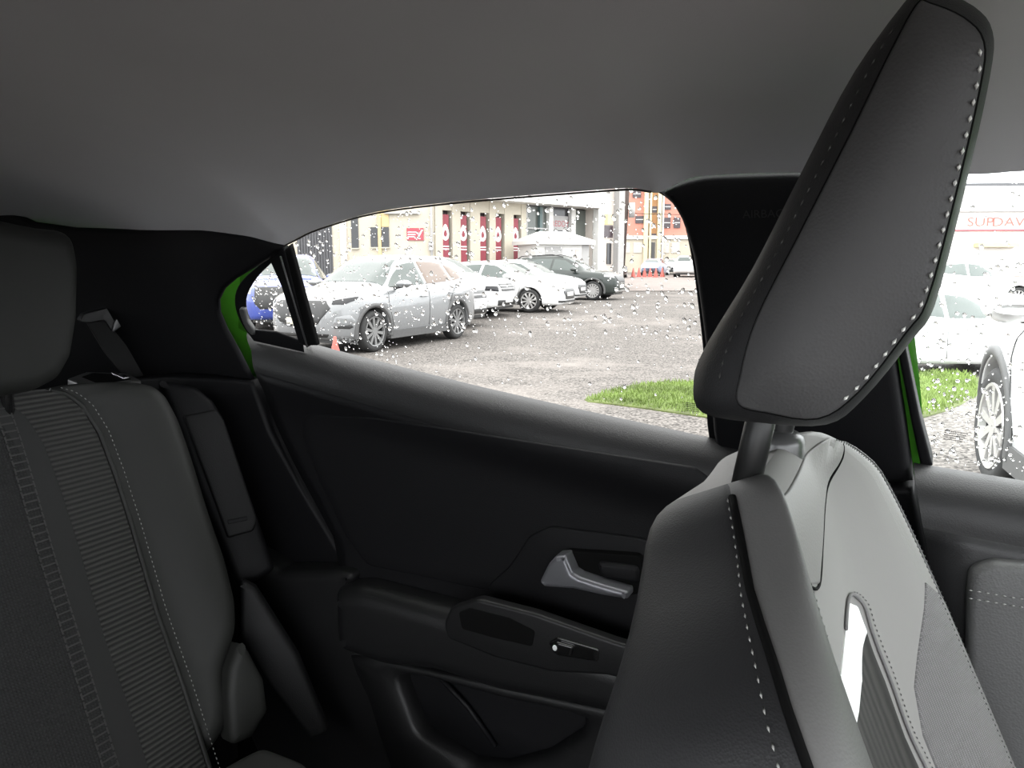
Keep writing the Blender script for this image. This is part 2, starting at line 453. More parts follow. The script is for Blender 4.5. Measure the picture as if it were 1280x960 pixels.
# ---- C pillar upper trim
def cp_h(u, v):
    return .30 * max(0, -1.05 - u) ** 1.3 + .012
CP = tilt(.945, 1.05, .34, cp_h)
cp = [(-70, 250), (0, 261), (40, 279), (90, 286), (170, 289), (250, 288), (310, 296), (354, 309), (338, 322), (314, 337), (292, 350), (278, 362), (271, 376), (272, 392), (281, 413), (297, 442), (314, 476), (215, 468), (190, 488), (100, 500), (-70, 500)]
ctrim = struct(pillow('trim_2', CP.pts(cp), CP.pos, 'black', r=.006, depth=.008, step=.05, seg=.02))
# lower C pillar / wheel arch trim
WA = tilt(.935, 1.05, .10, lambda u, v: .012 + .20 * max(0, -1.0 - u))
pillow('upper_panel', WA.pts([(150, 474), (213, 470), (314, 477), (336, 540), (375, 610), (434, 708), (436, 720), (340, 724), (300, 690), (200, 560)]), WA.pos, 'black', ctrim, r=.007, depth=.03, step=.05, seg=.02)
WB = tilt(.905, 1.05, .04, lambda u, v: .012)
arch = rpoly(WB.pts([(300, 690), (345, 716), (418, 716), (438, 722), (428, 748), (466, 850), (505, 970), (500, 1080), (380, 1080), (300, 900), (240, 740)]), .012)
pillow('arch_panel', arch, WB.pos, 'dark', ctrim, r=.016, depth=.05, step=.05, seg=.012)
WC = Surf((-.80, .86, .78), (.8, .6, 0), (-.28, .0, 1))
pillow('kick_panel', rpoly(WC.pts([(300, 725), (318, 735), (372, 820), (412, 918), (388, 926), (330, 850), (300, 800)]), .01), WC.pos, 'dark3', ctrim, r=.008, depth=.02, step=.04, seg=.01)

# ---- rear door (door_1)
belt_px = [(316, 410), (345, 418), (400, 432), (430, 440), (500, 458), (600, 483), (700, 506), (800, 528), (888, 547)]
BP = Surf((0, .965, 0), (1, 0, 0), (0, 0, 1))
BELT = [BP.px(*p) for p in belt_px]
def bz(x):
    if x < BELT[0][0]: a, b = BELT[0], BELT[1]
    elif x > BELT[-1][0]: a, b = BELT[-2], BELT[-1]
    else: return interp(BELT, x)
    return a[1] + (b[1]-a[1])*(x-a[0])/(b[0]-a[0])
def door_h(u, v):
    t = bz(u) - v
    q = max(0, min(1, t / .052))
    return -.045 + .045 * math.sqrt(max(0, 1 - (1 - q) ** 2)) - .014 * sstep(.05, .11, t) + .0 * t
D1 = Surf((0, .92, 0), (1, 0, 0), (0, 0, 1), door_h)
dl = [(309, 415), (315, 440), (336, 510), (360, 565), (400, 640), (436, 706), (438, 722), (430, 742), (468, 850), (508, 970)]
DL = sorted([D1.px(*p)[::-1] for p in dl])             # (z, x) left edge
rows = []
tt = [0, .002, .005, .009, .014, .02, .027, .035, .044, .052, .06, .075, .09, .105, .12, .16, .2, .3, .4, .5, .6]
zb_hi, x_r = 1.2, -.02
nx = 40
for t in tt:
    row = []
    for i in range(nx + 1):
        f = i / nx
        x = lerp(-1.0, x_r, f)
        for _ in range(6):
            z = bz(x) - t; xl = interp(DL, z); x = lerp(xl, x_r, f)
        z = bz(x) - t; row.append(D1.pos(x, z))
    rows.append(row)
door1 = struct(sheet('door_1', rows[10:], 'soft', flip=True))
s1 = sheet('sill_pad', rows[:11], 'sill', door1, flip=True)
so_ = door1.modifiers.new('s', 'SOLIDIFY'); so_.thickness = .012; so_.offset = -1
# insert panel with the handle field
ins = rpoly(D1.pts([(380, 517), (470, 522), (560, 535), (700, 557), (868, 583), (892, 600), (900, 700), (870, 800), (760, 780), (640, 742), (600, 736), (460, 706), (432, 668), (400, 600), (378, 545)]), .02)
pillow('door_insert', ins, D1.pos, 'soft', door1, h=.003, r=.003, depth=.002, step=.018, seg=.01)
hf = rpoly(D1.pts([(604, 737), (640, 705), (664, 668), (690, 656), (800, 670), (880, 690), (880, 800), (780, 788), (700, 765)]), .02)
pillow('handle_field', hf, D1.pos, 'soft', door1, h=.008, r=.003, depth=.002, step=.05, seg=.01)
# armrest
AR = Surf((0, .92, 0), (1, 0, 0), (0, 0, 1), lambda u, v: -.012)
arm = rpoly(AR.pts([(436, 724, .02), (470, 722), (560, 745), (660, 772), (770, 806), (870, 830), (870, 900), (740, 868), (640, 850), (560, 825), (500, 820), (440, 800)]), .02)
armo = pillow('armrest', arm, AR.pos, 'dark', door1, h=.05, r=.03, depth=.0, step=.05, seg=.012, K=7)
AT = Surf((0, .866, 0), (1, 0, 0), (0, 0, 1))
cup = rpoly(AT.pts([(556, 778, .03), (566, 758), (600, 747, .03), (670, 765), (770, 800), (860, 826), (860, 865), (760, 842), (690, 838), (620, 820), (562, 797)]), .012)
pillow('pull_cup_rim', cup, AT.pos, 'dark', armo, h=.006, r=.005, depth=.01, step=.04, seg=.008)
pillow('pull_cup', rpoly(AT.pts([(576, 763), (590, 757), (640, 770), (672, 786), (668, 806), (620, 795), (580, 784)]), .006), AT.pos, 'rubber', armo, h=.007, r=.002, depth=.0, step=.04, seg=.006)
pillow('switch_plate', rpoly(AT.pts([(688, 800), (700, 793), (752, 808), (750, 824), (700, 816)]), .004), AT.pos, 'gloss', armo, h=.009, r=.002, depth=.0, step=.04, seg=.006)
sw = pillow('window_switch', rpoly(AT.pts([(692, 802), (701, 797), (722, 803), (718, 815), (697, 811)]), .003), AT.pos, 'gloss', armo, h=.014, r=.003, depth=.0, step=.04, seg=.004)
mk = AT.pts([(699, 804)])[0]
pillow('switch_mark', [(mk[0] + .0032*math.cos(a), mk[1] + .004*math.sin(a)) for a in [i*.524 for i in range(12)]], AT.pos, 'white_print', armo, h=.0148, r=.0003, depth=.0, step=.04, seg=.002)
# door pocket: raised surround with a dark opening
pk = rpoly(D1.pts([(440, 800), (505, 818), (600, 838), (740, 868), (860, 890), (860, 1100), (520, 1100), (500, 960), (470, 860)]), .02)
pko = rpoly(D1.pts([(506, 828, .02), (560, 838), (640, 860), (740, 880), (735, 905), (690, 934), (640, 948), (600, 945), (535, 905)]), .015)
def ringpanel(name, outer, hole, pos, m, parent, off, lip):
    N_ = 72
    def rad(poly, c, a):
        best = 0; dx, dy = math.cos(a), math.sin(a)
        for (x1, y1), (x2, y2) in zip(poly, poly[1:] + poly[:1]):
            den = dx*(y2-y1)-dy*(x2-x1)
            if abs(den) < 1e-12: continue
            t = ((x1-c[0])*(y2-y1)-(y1-c[1])*(x2-x1))/den; s = ((x1-c[0])*dy-(y1-c[1])*dx)/den
            if t > 0 and -1e-6 <= s <= 1+1e-6: best = max(best, t)
        return best
    c = (sum(p[0] for p in hole)/len(hole), sum(p[1] for p in hole)/len(hole)); rows = []
    prof = [(1.0, 0), (.97, off*.8), (.9, off), (.4, off), (.12, off), (.03, off*.75), (0, off*.3), (0, -lip)]
    for f, o in prof:
        row = []
        for i in range(N_ + 1):
            a = 2*math.pi*i/N_; r1, r0 = rad(outer, c, a), rad(hole, c, a); rr = lerp(r0, max(r1, r0 + .004), f)
            row.append(pos(c[0]+rr*math.cos(a), c[1]+rr*math.sin(a), o))
        rows.append(row)
    return sheet(name, rows, m, parent, True)
ringpanel('door_pocket', pk, pko, D1.pos, 'dark', door1, .03, 0.0)
mb = MB(); mb.tube([D1.p3(555, 842, .012), D1.p3(588, 880, .008), D1.p3(622, 930, .006)], .004, 6); mb.build('pocket_rib', 'soft', door1, True)
# door handle
HS = Surf((0, .915, 0), (1, 0, 0), (0, 0, 1))
pillow('handle_recess', rpoly(HS.pts([(680, 722), (706, 688), (800, 694), (810, 740), (780, 745), (690, 729)]), .01), HS.pos, 'rubber', door1, h=.002, r=.002, depth=.02, step=.04, seg=.006)
pillow('handle_cup', rpoly(HS.pts([(748, 700), (800, 706), (800, 728), (760, 722), (752, 716)]), .008), HS.pos, 'soft', door1, h=.008, r=.006, depth=.0, step=.04, seg=.006)
lev = rpoly(HS.pts([(683, 720, .006), (694, 698), (703, 688, .006), (715, 687, .004), (718, 694), (724, 708), (732, 713), (760, 722), (792, 731), (792, 741), (760, 736), (724, 728), (690, 726)]), .004)
pillow('door_lever', lev, HS.pos, 'lever', door1, h=.026, r=.007, depth=.0, step=.02, seg=.004, K=5)

# ---- rear window frame, divider bar, glass
fr = struct(pillow('trim_3', FRAME.pts(crv([(818, 238), (836, 250), (852, 270), (862, 310), (870, 360), (880, 450), (888, 560), (915, 560), (908, 450), (898, 330), (890, 250), (870, 225)], 3)), FRAME.pos, 'black', h=.002, r=.003, depth=.02, step=.04, seg=.01))
# quarter glass surround
qo = crv([(352, 306), (330, 326), (310, 343), (298, 358), (294, 374), (297, 392), (306, 410), (318, 426)], 3)
qi = crv([(318, 412), (313, 400), (308, 386), (309, 368), (322, 346), (341, 327)], 3)
qf = qo + [(380, 440), (378, 426), (345, 414)] + qi + [(356, 318)]
pillow('quarter_frame', FRAME.pts(qf), FRAME.pos, 'black', fr, h=.002, r=.002, depth=.001, step=.03, seg=.006)
pillow('frame_liner', FRAME.pts(crv([(302, 385), (306, 400), (313, 413), (320, 417), (319, 409), (312, 398), (308, 384)], 3, True)), FRAME.pos, 'satin', fr, h=.007, r=.003, depth=.0, step=.03, seg=.004)
bar = FRAME.pts([(338, 320), (352, 308), (358, 308), (388, 432), (376, 428), (354, 356)])
pillow('divider_bar', bar, FRAME.pos, 'black', fr, h=.006, r=.003, depth=.004, step=.03, seg=.008)
pillow('divider_channel', FRAME.pts([(356, 311), (364, 305), (398, 431), (386, 431)]), FRAME.pos, 'rubber', fr, h=.004, r=.003, depth=.004, step=.03, seg=.008)
mb = MB(); mb.tube([FRAME.p3(355, 318, .008), FRAME.p3(372, 376, .008), FRAME.p3(388, 431, .008)], .0014, 6); mb.build('divider_highlight', 'satin', fr, True)  # thin grey tube stands in for the highlight along the bar
def pane(name, px, m='privacy'):
    o = obj(name, [GLASS.p3(*p) for p in px], [tuple(range(len(px)))], m, None, False); return struct(o)
win1 = pane('window_1', [(360, 300), (450, 255), (560, 243), (790, 222), (850, 235), (880, 300), (900, 570), (700, 530), (500, 482), (385, 448)])
win2 = pane('window_2', [(300, 345), (345, 308), (362, 306), (392, 448), (330, 430), (298, 410)])

# ---- B pillar
BPL = tilt(.945, 1.05, .36)
bp = [(822, 240), (850, 227), (880, 219), (990, 215), (1080, 217), (1112, 300), (1117, 440), (1133, 545), (1141, 604), (1080, 604), (905, 600), (892, 545), (886, 470), (876, 390), (866, 320), (852, 275), (838, 252)]
bpo = struct(pillow('trim_4', BPL.pts(bp), BPL.pos, 'black', h=.004, r=.010, depth=.03, step=.05, seg=.012))
text_mesh('AIRBAG', .012, lambda a, b, o: BPL.pos(BPL.px(955, 266)[0] + a, BPL.px(955, 266)[1] + b, .0045 + o), 'airbag_lettering', 'dark', bpo)
pillow('pillar_lower_panel', BPL.pts([(890, 604), (1080, 606), (1141, 607), (1150, 650), (1168, 740), (1216, 842), (1240, 960), (1100, 960), (1000, 800), (890, 700)]), BPL.pos, 'black', bpo, h=.008, r=.008, depth=.03, step=.05, seg=.015)

# ---- front door
struct(pillow('trim_5', FRAME.pts([(1120, 425), (1131, 425), (1150, 520), (1166, 580), (1152, 586), (1138, 520)]), FRAME.pos, 'black', h=.004, r=.003, depth=.02, step=.03, seg=.006))
belt2 = [BP.px(1140, 578), BP.px(1300, 604)]
def bz2(x): return belt2[0][1] + (belt2[1][1]-belt2[0][1])*(x-belt2[0][0])/(belt2[1][0]-belt2[0][0])
def door2_h(u, v):
    q = max(0, min(1, (bz2(u) - v) / .05)); return -.045 + .045 * math.sqrt(max(0, 1 - (1 - q) ** 2))
D2 = Surf((0, .92, 0), (1, 0, 0), (0, 0, 1), door2_h)
dl2 = [(1142, 584), (1152, 650), (1170, 745), (1214, 835), (1225, 960)]
DL2 = sorted([D2.px(*p)[::-1] for p in dl2]); rows = []
for t in tt:
    row = []
    for i in range(21):
        f = i / 20; x = .05
        for _ in range(6): z = bz2(x) - t; x = lerp(interp(DL2, z), .95, f)
        row.append(D2.pos(x, bz2(x) - t))
    rows.append(row)
door2 = struct(sheet('door_2', rows[10:], 'dark2', flip=True)); sheet('sill_pad', rows[:11], 'sill', door2, flip=True); so_ = door2.modifiers.new('s', 'SOLIDIFY'); so_.thickness = .012; so_.offset = -1
ap = rpoly(D2.pts([(1206, 830, .01), (1207, 740), (1210, 706, .04), (1240, 697), (1420, 712), (1420, 1100), (1240, 1000), (1218, 900)]), .02)
apo = pillow('door_pad', ap, D2.pos, 'leather', door2, h=.016, r=.01, depth=.0, step=.04, seg=.01)
for yy in (0, 10):
    stitches('pad_stitching', [D2.p3(x, 730 + yy + (x - 1208) * .165, .0165) for x in range(1209, 1330, 8)], 'thread', apo, .0045, .003, .0009, (0, -1, 0))
win3 = pane('window_3', [(1120, 190), (1500, 180), (1500, 660), (1160, 610), (1150, 480), (1130, 300)], 'glass')

# ================================================================== FRONT SEAT
SEAM = 21
fs = tag(empty('front_seat', (-.02, .55, .30)), 'reclined front seat with lit grey leatherette front, black side and slim headrest', 'car seat')
def local(o, root):
    """re-parent a world-space mesh under root, keeping it in place"""
    o.parent = root; o.matrix_parent_inverse = Matrix.Translation(root.location).inverted(); return o
RC = R(25)
ST = V3((-.060, .56, 1.097))
SD = V3((math.sin(RC), 0, -math.cos(RC))); SN = V3((math.cos(RC), 0, math.sin(RC)))
def seat(y, s, n): return ST + SD * s + SN * n + V3((0, y, 0))
SW = [(-.02, .085), (-.014, .105), (0, .142), (.012, .178), (.03, .215), (.055, .248), (.10, .266), (.18, .27), (.6, .27)]
def section(s):
    w = pchip(SW, s); b = pchip([(0, .018), (.06, .029), (.2, .032), (.6, .03)], s); sm = pchip([(-.02, -.012), (0, -.010), (.03, .004), (.06, .012), (.1, .015), (.6, .018)], s)
    c = pchip([(-.02, .002), (.01, .0), (.05, -.008), (.12, -.024), (.2, -.036), (.6, -.045)], s); t = .080 + .054 * sstep(0, .12, s)
    k = .55 + .45 * math.sqrt(max(0, 1 - (max(0, .012 - s) / .0325) ** 2))          # rounds the top edge over
    P = [(0, -t), (.3*w, -t), (.6*w, -t), (.86*w, -t*.97), (.95*w, -t*.80), (1.0*w, -t*.52), (1.01*w, -t*.22), (.985*w, sm), (.965*w, lerp(sm, b, .55)), (.91*w, b*.95), (.84*w, b), (.76*w, lerp(b, c, .2)), (.66*w, lerp(b, c, .6)), (.55*w, lerp(b, c, .92)), (.4*w, c), (.2*w, c), (0, c)]
    mid = -t * .45
    P = [(a, mid + (n - mid) * k) for a, n in P]
    return crv(P, 3)
def sag(y, s): return s - (.011 if y < 0 else .004) * math.exp(-((abs(y) - .10) / .04) ** 2) * math.exp(-max(0, s) / .04)
def front_n(y, s):
    h = section(s); pts = [(p[0], p[1]) for p in reversed(h[SEAM:])]
    return interp(pts, abs(y))
# dense shell; the black side panels and the grey front are two parts that meet at the piping
ss = [-.02, -.018, -.014, -.009, -.004, .002, .01, .02] + [.02 + .012 * i for i in range(1, 28)] + [.4, .45, .5, .55, .6]
SEAM = 21
def shell(name, sel, m, cap=False):
    V = []; F = []; nc = 0
    for s in ss:
        h = section(s); n = len(h); ring = [(-a, b) for a, b in h] + [(a, b) for a, b in reversed(h[:-1])]
        ring = [ring[i] for i in sel(n, len(ring))]; nc = len(ring)
        V += [seat(a, sag(a, s), b) for a, b in ring]
    for i in range(len(ss) - 1):
        for j in range(nc - 1):
            a = i*nc + j; F.append((a, a + 1, a + nc + 1, a + nc))
    if cap: F.append(tuple(range(nc)))
    return local(obj(name, V, F, m, None, True), fs)
bk = shell('backrest', lambda n, L: list(range(SEAM + 11, L - SEAM - 11)), 'seat_cloth')
shell('bolster', lambda n, L: list(range(SEAM, SEAM + 12)), 'leather_shaded')  # near bolster: same leather as the far one, its shade put into the colour
shell('bolster', lambda n, L: list(range(L - SEAM - 12, L - SEAM)), 'leather_grey')
side = shell('side_panel', lambda n, L: list(range(8, SEAM + 1)), 'leather_side'); side['label'] = 'black leatherette side bolster'
far = shell('side_panel', lambda n, L: list(range(L - SEAM - 1, L - 8)), 'leather_side')
backp = shell('back_panel', lambda n, L: list(range(L - 9, L)) + list(range(0, 9)), 'leather_grey')
# top cap closes the rounded top
V = [seat(a, sag(a, -.02), b) for a, b in [(-x, y) for x, y in section(-.02)] + list(reversed(section(-.02)[:-1]))]
local(obj('top_panel', V, [tuple(range(len(V) - 1))], 'leather_grey', None, True), fs)
def seam_at(s, i=SEAM, side=-1, o=0):
    h = section(s); return seat(side * h[i][0], sag(side * h[i][0], s), h[i][1] + o)
sl = [s for s in ss if s >= -.015]
mb = MB(); mb.tube([seam_at(s, SEAM, -1, .000) + V3((.0008, -.0014, 0)) for s in sl], .0024, 8); local(mb.build('piping', 'rubber', None, True), fs)
mb = MB(); mb.tube([seam_at(s, SEAM, 1, .000) for s in sl], .0030, 8); local(mb.build('piping', 'rubber', None, True), fs)
local(stitches('stitching', [seam_at(s, SEAM - 1, -1, .0) + V3((0, -.0020, 0)) for s in sl], 'thread', None, .0042, .0034, .0007, (-.2, -.9, .2)), fs)
local(stitches('stitching', [seam_at(s, SEAM + 11, -1, .0004) for s in sl if s > .01], 'thread', None, .003, .002, .0004, SN), fs)
FS = Surf(ST, (0, 1, 0), -SD, lambda u, v: front_n(u, -v))
def fsp(u, v, off): return FS.pos(u, v + (.011 if u < 0 else .004) * math.exp(-((abs(u) - .10) / .04) ** 2) * math.exp(-max(0, -v) / .04), off)
# V shaped panel under the headrest, centre cloth, pocket strip
vp = [(.12, .003), (.138, -.008, .01), (.138, -.022, .01), (.10, -.040), (.045, -.058), (0, -.072, .004), (-.04, -.058), (-.075, -.040), (-.085, -.022), (-.085, .003)]
vpr = rpoly(vp, .012)
local(pillow('top_insert', vpr, fsp, 'leather_grey', None, h=.0018, r=.0018, depth=.002, step=.015, seg=.006), fs)
mb = MB(); mb.tube([fsp(a, b_, .0006) for a, b_ in crv([(.138, -.008), (.136, -.024), (.10, -.041), (.045, -.059), (0, -.073), (-.04, -.059), (-.07, -.041)], 6)], .0012, 6); local(mb.build('seam_cord', 'rubber', None, True), fs)
# headrest: silhouette and side panel outlines
HP = Surf((0, .425, 0), (1, 0, 0), (0, 0, 1)); HQ = Surf((0, .49, 0), (1, 0, 0), (0, 0, 1))
hg_px = [(1146, 6), (1162, 4), (1204, 22), (1229, 52), (1224, 110), (1192, 250), (1158, 375), (1132, 415), (1072, 490), (1022, 523), (960, 516), (923, 505), (925, 470), (945, 400), (1000, 292), (1062, 170), (1112, 68)]
hs_px = [(1146, 2), (1164, 3), (1214, 26), (1236, 56), (1233, 110), (1202, 250), (1168, 380), (1142, 420), (1084, 490), (1040, 521), (960, 520), (884, 508), (872, 470), (890, 425), (942, 342), (1002, 225), (1066, 106)]
hg = crv(HP.pts(hg_px), 4, True); hq = crv(HQ.pts(hs_px), 4, True)
def arc(P, n):
    L = [0]
    for a, b in zip(P, P[1:] + P[:1]): L.append(L[-1] + math.dist(a, b))
    out = []
    for k in range(n):
        t = L[-1] * k / n; i = max(j for j in range(len(L)) if L[j] <= t + 1e-9); i = min(i, len(P) - 1)
        f = (t - L[i]) / max(1e-9, L[i+1] - L[i]); a, b = P[i], P[(i+1) % len(P)]; out.append((lerp(a[0], b[0], f), lerp(a[1], b[1], f)))
    return out
NH = 68
prof = [(.4255, 0), (.4275, .10), (.432, .32), (.441, .60), (.455, .84), (.475, .97), (.50, 1.02), (.56, 1.05), (.62, 1.02), (.645, .97), (.665, .84), (.679, .6), (.688, .32), (.6925, .1), (.6945, 0)]
rows = [[V3((lerp(g[0], q[0], f), y, lerp(g[1], q[1], f))) for g, q in zip(hg, hq)] for y, f in prof]
rows = [r + [r[0]] for r in rows]
hr = local(sheet('headrest', rows, 'leather_side'), fs)
cg = (sum(p[0] for p in hg) / len(hg), sum(p[1] for p in hg) / len(hg))
def gp(u, v, off):
    d = min(.03, edge_dist((u, v), hg)); return V3((u, .4255 - off - .010 * (1 - (1 - d / .03) ** 2), v))
hsp = pillow('side_panel', hg, gp, 'leather_hr', hr, h=.0008, r=.0012, depth=.004, step=.012, seg=.006); hsp.matrix_parent_inverse = Matrix.Translation(fs.location).inverted() if False else Matrix()
o = pillow('side_panel', hg, lambda u, v, off: V3((u, .6945 + off + .008, v)), 'leather_hr', hr, h=.0008, r=.0012, depth=.012, step=.03, seg=.01)
def hpath(a, b, f, y):   # stitch line along the profile between outline points a..b at blend f
    n = len(hg); ids = range(a, b + 1)
    return [V3((lerp(hg[i % n][0], hq[i % n][0], f), y, lerp(hg[i % n][1], hq[i % n][1], f))) for i in ids]
n_ = len(hg)
stitches('stitching', hpath(12*4, 16*4 + 2, .32, .4305), 'thread_dark', hr, .0042, .003, .0006, (0, -1, 0))
stitches('stitching', [V3((p.x - .0, .4235, p.z)) for p in hpath(3*4, 9*4 - 2, -.22, 0)], 'thread_bright', hr, .0042, .003, .0009, (0, -1, 0))
mb = MB(); mb.tube([V3((a[0], .4264, a[1])) for a in hg + hg[:1]], .0009, 6); mb.build('piping', 'rubber', hr, True)
for o in list(hr.children): o.matrix_parent_inverse = hr.matrix_parent_inverse.copy() if False else Matrix()
# posts and guide sleeves
PD = V3((.010, 0, .06)).normalized()
for y, px, py in ((.49, 935, 594), (.625, 972, 556)):
    q = Surf((0, y, 0), (1, 0, 0), (0, 0, 1)).p3(px, py)
    mb = MB(); mb.tube([q - PD * .05, q + PD * .09], .0092, 16); local(mb.build('post', 'post', None, True), fs)
    q = q + (V3((-.004, .0, -.022)) if y < .55 else V3((0, 0, .011)))
    mb = MB()
    mb.lathe([(0, .007), (.009, .007), (.015, .0060), (.019, .003), (.0205, -.002), (.0205, -.016)], 28, lambda v: q + V3((v.x, v.z, v.y)) + V3((0, 0, -.006)))
    local(mb.build('post_guide', 'satin_dark', None, True), fs)

# far bolster seam, pocket strip, white patch and mesh cloth on the lower front
for off in (.865, .835):
    local(stitches('stitching', [fsp(off * pchip(SW, s_), -s_, .0015) for s_ in ss if s_ > .0], 'thread_dark', None, .003, .0022, .0006, SN), fs)
mb = MB(); mb.tube([fsp(.895 * pchip(SW, s_), -s_, .0005) for s_ in ss if s_ > 0], .0014, 6); local(mb.build('seam_cord', 'leather', None, True), fs)
white = rpoly([(.085, -.143, .01), (.13, -.137, .012), (.148, -.148, .01), (.152, -.174), (.10, -.192), (.05, -.192), (-.01, -.187), (-.01, -.15)], .003)
local(pillow('white_patch', white, fsp, 'white_cloth', None, h=.0015, r=.001, depth=.001, step=.01, seg=.004), fs)
strip = [(.152, -.174), (.153, -.22), (.151, -.27), (.155, -.33), (.158, -.52), (-.08, -.52), (-.08, -.19), (.05, -.192), (.10, -.192)]
local(pillow('pocket_strip', strip, fsp, 'strip_dark', None, h=.001, r=.0008, depth=.001, step=.01, seg=.005), fs)
edge = crv([(.085, -.141), (.132, -.132), (.154, -.148), (.157, -.175), (.158, -.22), (.156, -.27), (.160, -.33), (.163, -.52)], 8)
mb = MB(); mb.tube([fsp(a, b_, .0018) for a, b_ in edge], .0015, 8); local(mb.build('pocket_edging', 'mesh_grey', None, True), fs)
local(stitches('stitching', [fsp(a + .005, b_, .0012) for a, b_ in edge[10:]], 'thread_dark', None, .003, .002, .0006, SN), fs)
meshp = [(.216, -.165), (.196, -.2), (.176, -.24), (.168, -.28), (.168, -.52), (.238, -.52), (.238, -.2)]
local(pillow('mesh_panel', meshp, fsp, 'mesh_grey', None, h=.0018, r=.0012, depth=.001, step=.012, seg=.006), fs)

# ================================================================== REAR SEAT
rs = tag(empty('rear_seat', (-.80, .30, .30)), 'black rear bench with ribbed cloth centre, stitched leatherette shoulder and headrest', 'car seat')
RO = V3((-1.02, .50, 1.05)); RD = V3((.40, 0, -.917)).normalized()
def seam_u(v): return interp(SEAMR, v)
SEAMR = [(-9, 0), (9, 0)]
def rear_h(u, v):
    x = u - seam_u(v)
    return .045 * sstep(-.005, .085, x) - .006 * math.exp(-(x / .008) ** 2)
RS = Surf(RO, (0, 1, 0), -RD, rear_h)
sp_ = [(58, 484), (88, 492), (108, 508), (128, 540), (147, 590), (168, 655), (200, 765), (232, 855), (264, 955), (290, 1030)]
flat = Surf(RO, (0, 1, 0), -RD)
SEAMR = sorted([flat.px(*p)[::-1] for p in sp_])
redge = RS.pts([(60, 480), (95, 473), (170, 470), (200, 476), (216, 490), (232, 520), (248, 565), (268, 630), (292, 700), (304, 750), (305, 785), (296, 815), (290, 838), (298, 872), (296, 905), (275, 935), (258, 950)])
lo = min(p[1] for p in redge)
out = redge + [(redge[-1][0] - .02, lo - .12), (-.55, lo - .12), (-.55, redge[0][1]), (redge[0][0] - .05, redge[0][1])]
rb = local(pillow('backrest', rpoly(out, .012), RS.pos, 'rear_leather', None, h=.0, r=.03, depth=.07, step=.02, seg=.012, K=7), rs)
RSC = lambda u, v, o: RS.pos(u, v, o)
V0, V1 = SEAMR[-1][0], SEAMR[0][0]
def band(name, f0, f1, m, off, n=60):
    rows = []; uv = []
    for i in range(n + 1):
        v = lerp(V0 - .002, V1, i / n); a, b = f0(v), f1(v); row = []
        for k in range(7): u = lerp(a, b, k / 6); row.append(RS.pos(u, v, off)); uv.append((u, v))
        rows.append(row)
    V = [p for r in rows for p in r]; F = [(i*7+j, (i+1)*7+j, (i+1)*7+j+1, i*7+j+1) for i in range(n) for j in range(6)]
    return local(obj(name, V, F, m, None, True, uv), rs)
band('centre_cloth', lambda v: -.50, lambda v: seam_u(v) - .118, 'weave', .0008)
band('cloth_band', lambda v: seam_u(v) - .118, lambda v: seam_u(v) - .085, 'smooth_dark', .0012)
band('ribbed_band', lambda v: seam_u(v) - .085, lambda v: seam_u(v) - .008, 'rib', .0015)
band('ribbed_band', lambda v: seam_u(v) - .40, lambda v: seam_u(v) - .32, 'rib', .0016)
vs_ = [lerp(V0 - .004, V1, i / 80) for i in range(81)]
mb = MB(); mb.tube([RS.pos(seam_u(v) - .003, v, .003) for v in vs_], .0035, 8); local(mb.build('piping', 'rear_leather', None, True), rs)
local(stitches('stitching', [RS.pos(seam_u(v) + .008, v, .0022) for v in vs_], 'thread', None, .0042, .0028, .0008, (.9, 0, .4)), rs)
mb = MB()                                                # ladder stitching down the centre cloth
lp = [flat.px(*p)[::-1] for p in [(2, 512), (14, 545), (28, 590), (56, 690), (90, 800), (126, 920), (160, 1030)]]; lp.sort()
v = V0 - .02
while v > V1 + .01:
    u = interp(lp, v)
    for du in (-.009, .009):
        a = RS.pos(u + du, v, .0015); mb.box((-.0007, -.0008, -.004), (.0007, .0008, .004), lambda q, a=a: a + SN * q.x + V3((0, q.y, 0)) - RD * q.z)
    a = RS.pos(u, v, .0012); mb.box((-.0007, -.008, -.0009), (.0007, .008, .0009), lambda q, a=a: a + SN * q.x + V3((0, q.y, 0)) - RD * q.z)
    v -= .0105
local(mb.build('ladder_stitching', 'thread_dim', None, False, 'stuff'), rs)
# small flap under the bolster, fold latch, headrest, cushion
FL = Surf((-.80, .84, .80), (.35, .95, 0), (-.3, 0, 1))
local(pillow('side_flap', rpoly(FL.pts([(300, 803, .004), (312, 812), (332, 850), (337, 890), (318, 922), (290, 935), (285, 870), (288, 838)]), .012), FL.pos, 'rear_leather', None, h=.0, r=.012, depth=.04, step=.03, seg=.008), rs)
LT = Surf((-1.03, .66, 1.055), (0, 1, 0), (-1, 0, .12))
lt = local(pillow('latch_bezel', rpoly(LT.pts([(84, 478), (108, 469), (160, 471), (177, 480), (118, 491)]), .006), LT.pos, 'satin', None, h=.006, r=.003, depth=.03, step=.03, seg=.005), rs)
pillow('latch_well', rpoly(LT.pts([(102, 476), (116, 471), (156, 473), (164, 479), (124, 485)]), .004), LT.pos, 'rubber', lt, h=.0066, r=.0005, depth=.0, step=.03, seg=.005).matrix_parent_inverse = Matrix()
pillow('latch_button', rpoly(LT.pts([(138, 472), (146, 472), (162, 478), (154, 479)]), .002), LT.pos, 'chrome', lt, h=.009, r=.001, depth=.0, step=.03, seg=.004).matrix_parent_inverse = Matrix()
HS2 = Surf((-.985, .50, 1.2), (0, 1, 0), (.06, 0, 1))
hd = rpoly(HS2.pts([(50, 286), (90, 290, .03), (97, 330), (96, 395), (88, 445, .03), (72, 474, .03), (40, 490), (0, 497)]) + [(-.16, -.075, .03), (-.19, .05), (-.17, .14, .03)], .03)
local(pillow('headrest', hd, HS2.pos, 'rear_leather', None, h=.015, r=.024, depth=.10, step=.03, seg=.012, K=7, back=True), rs)
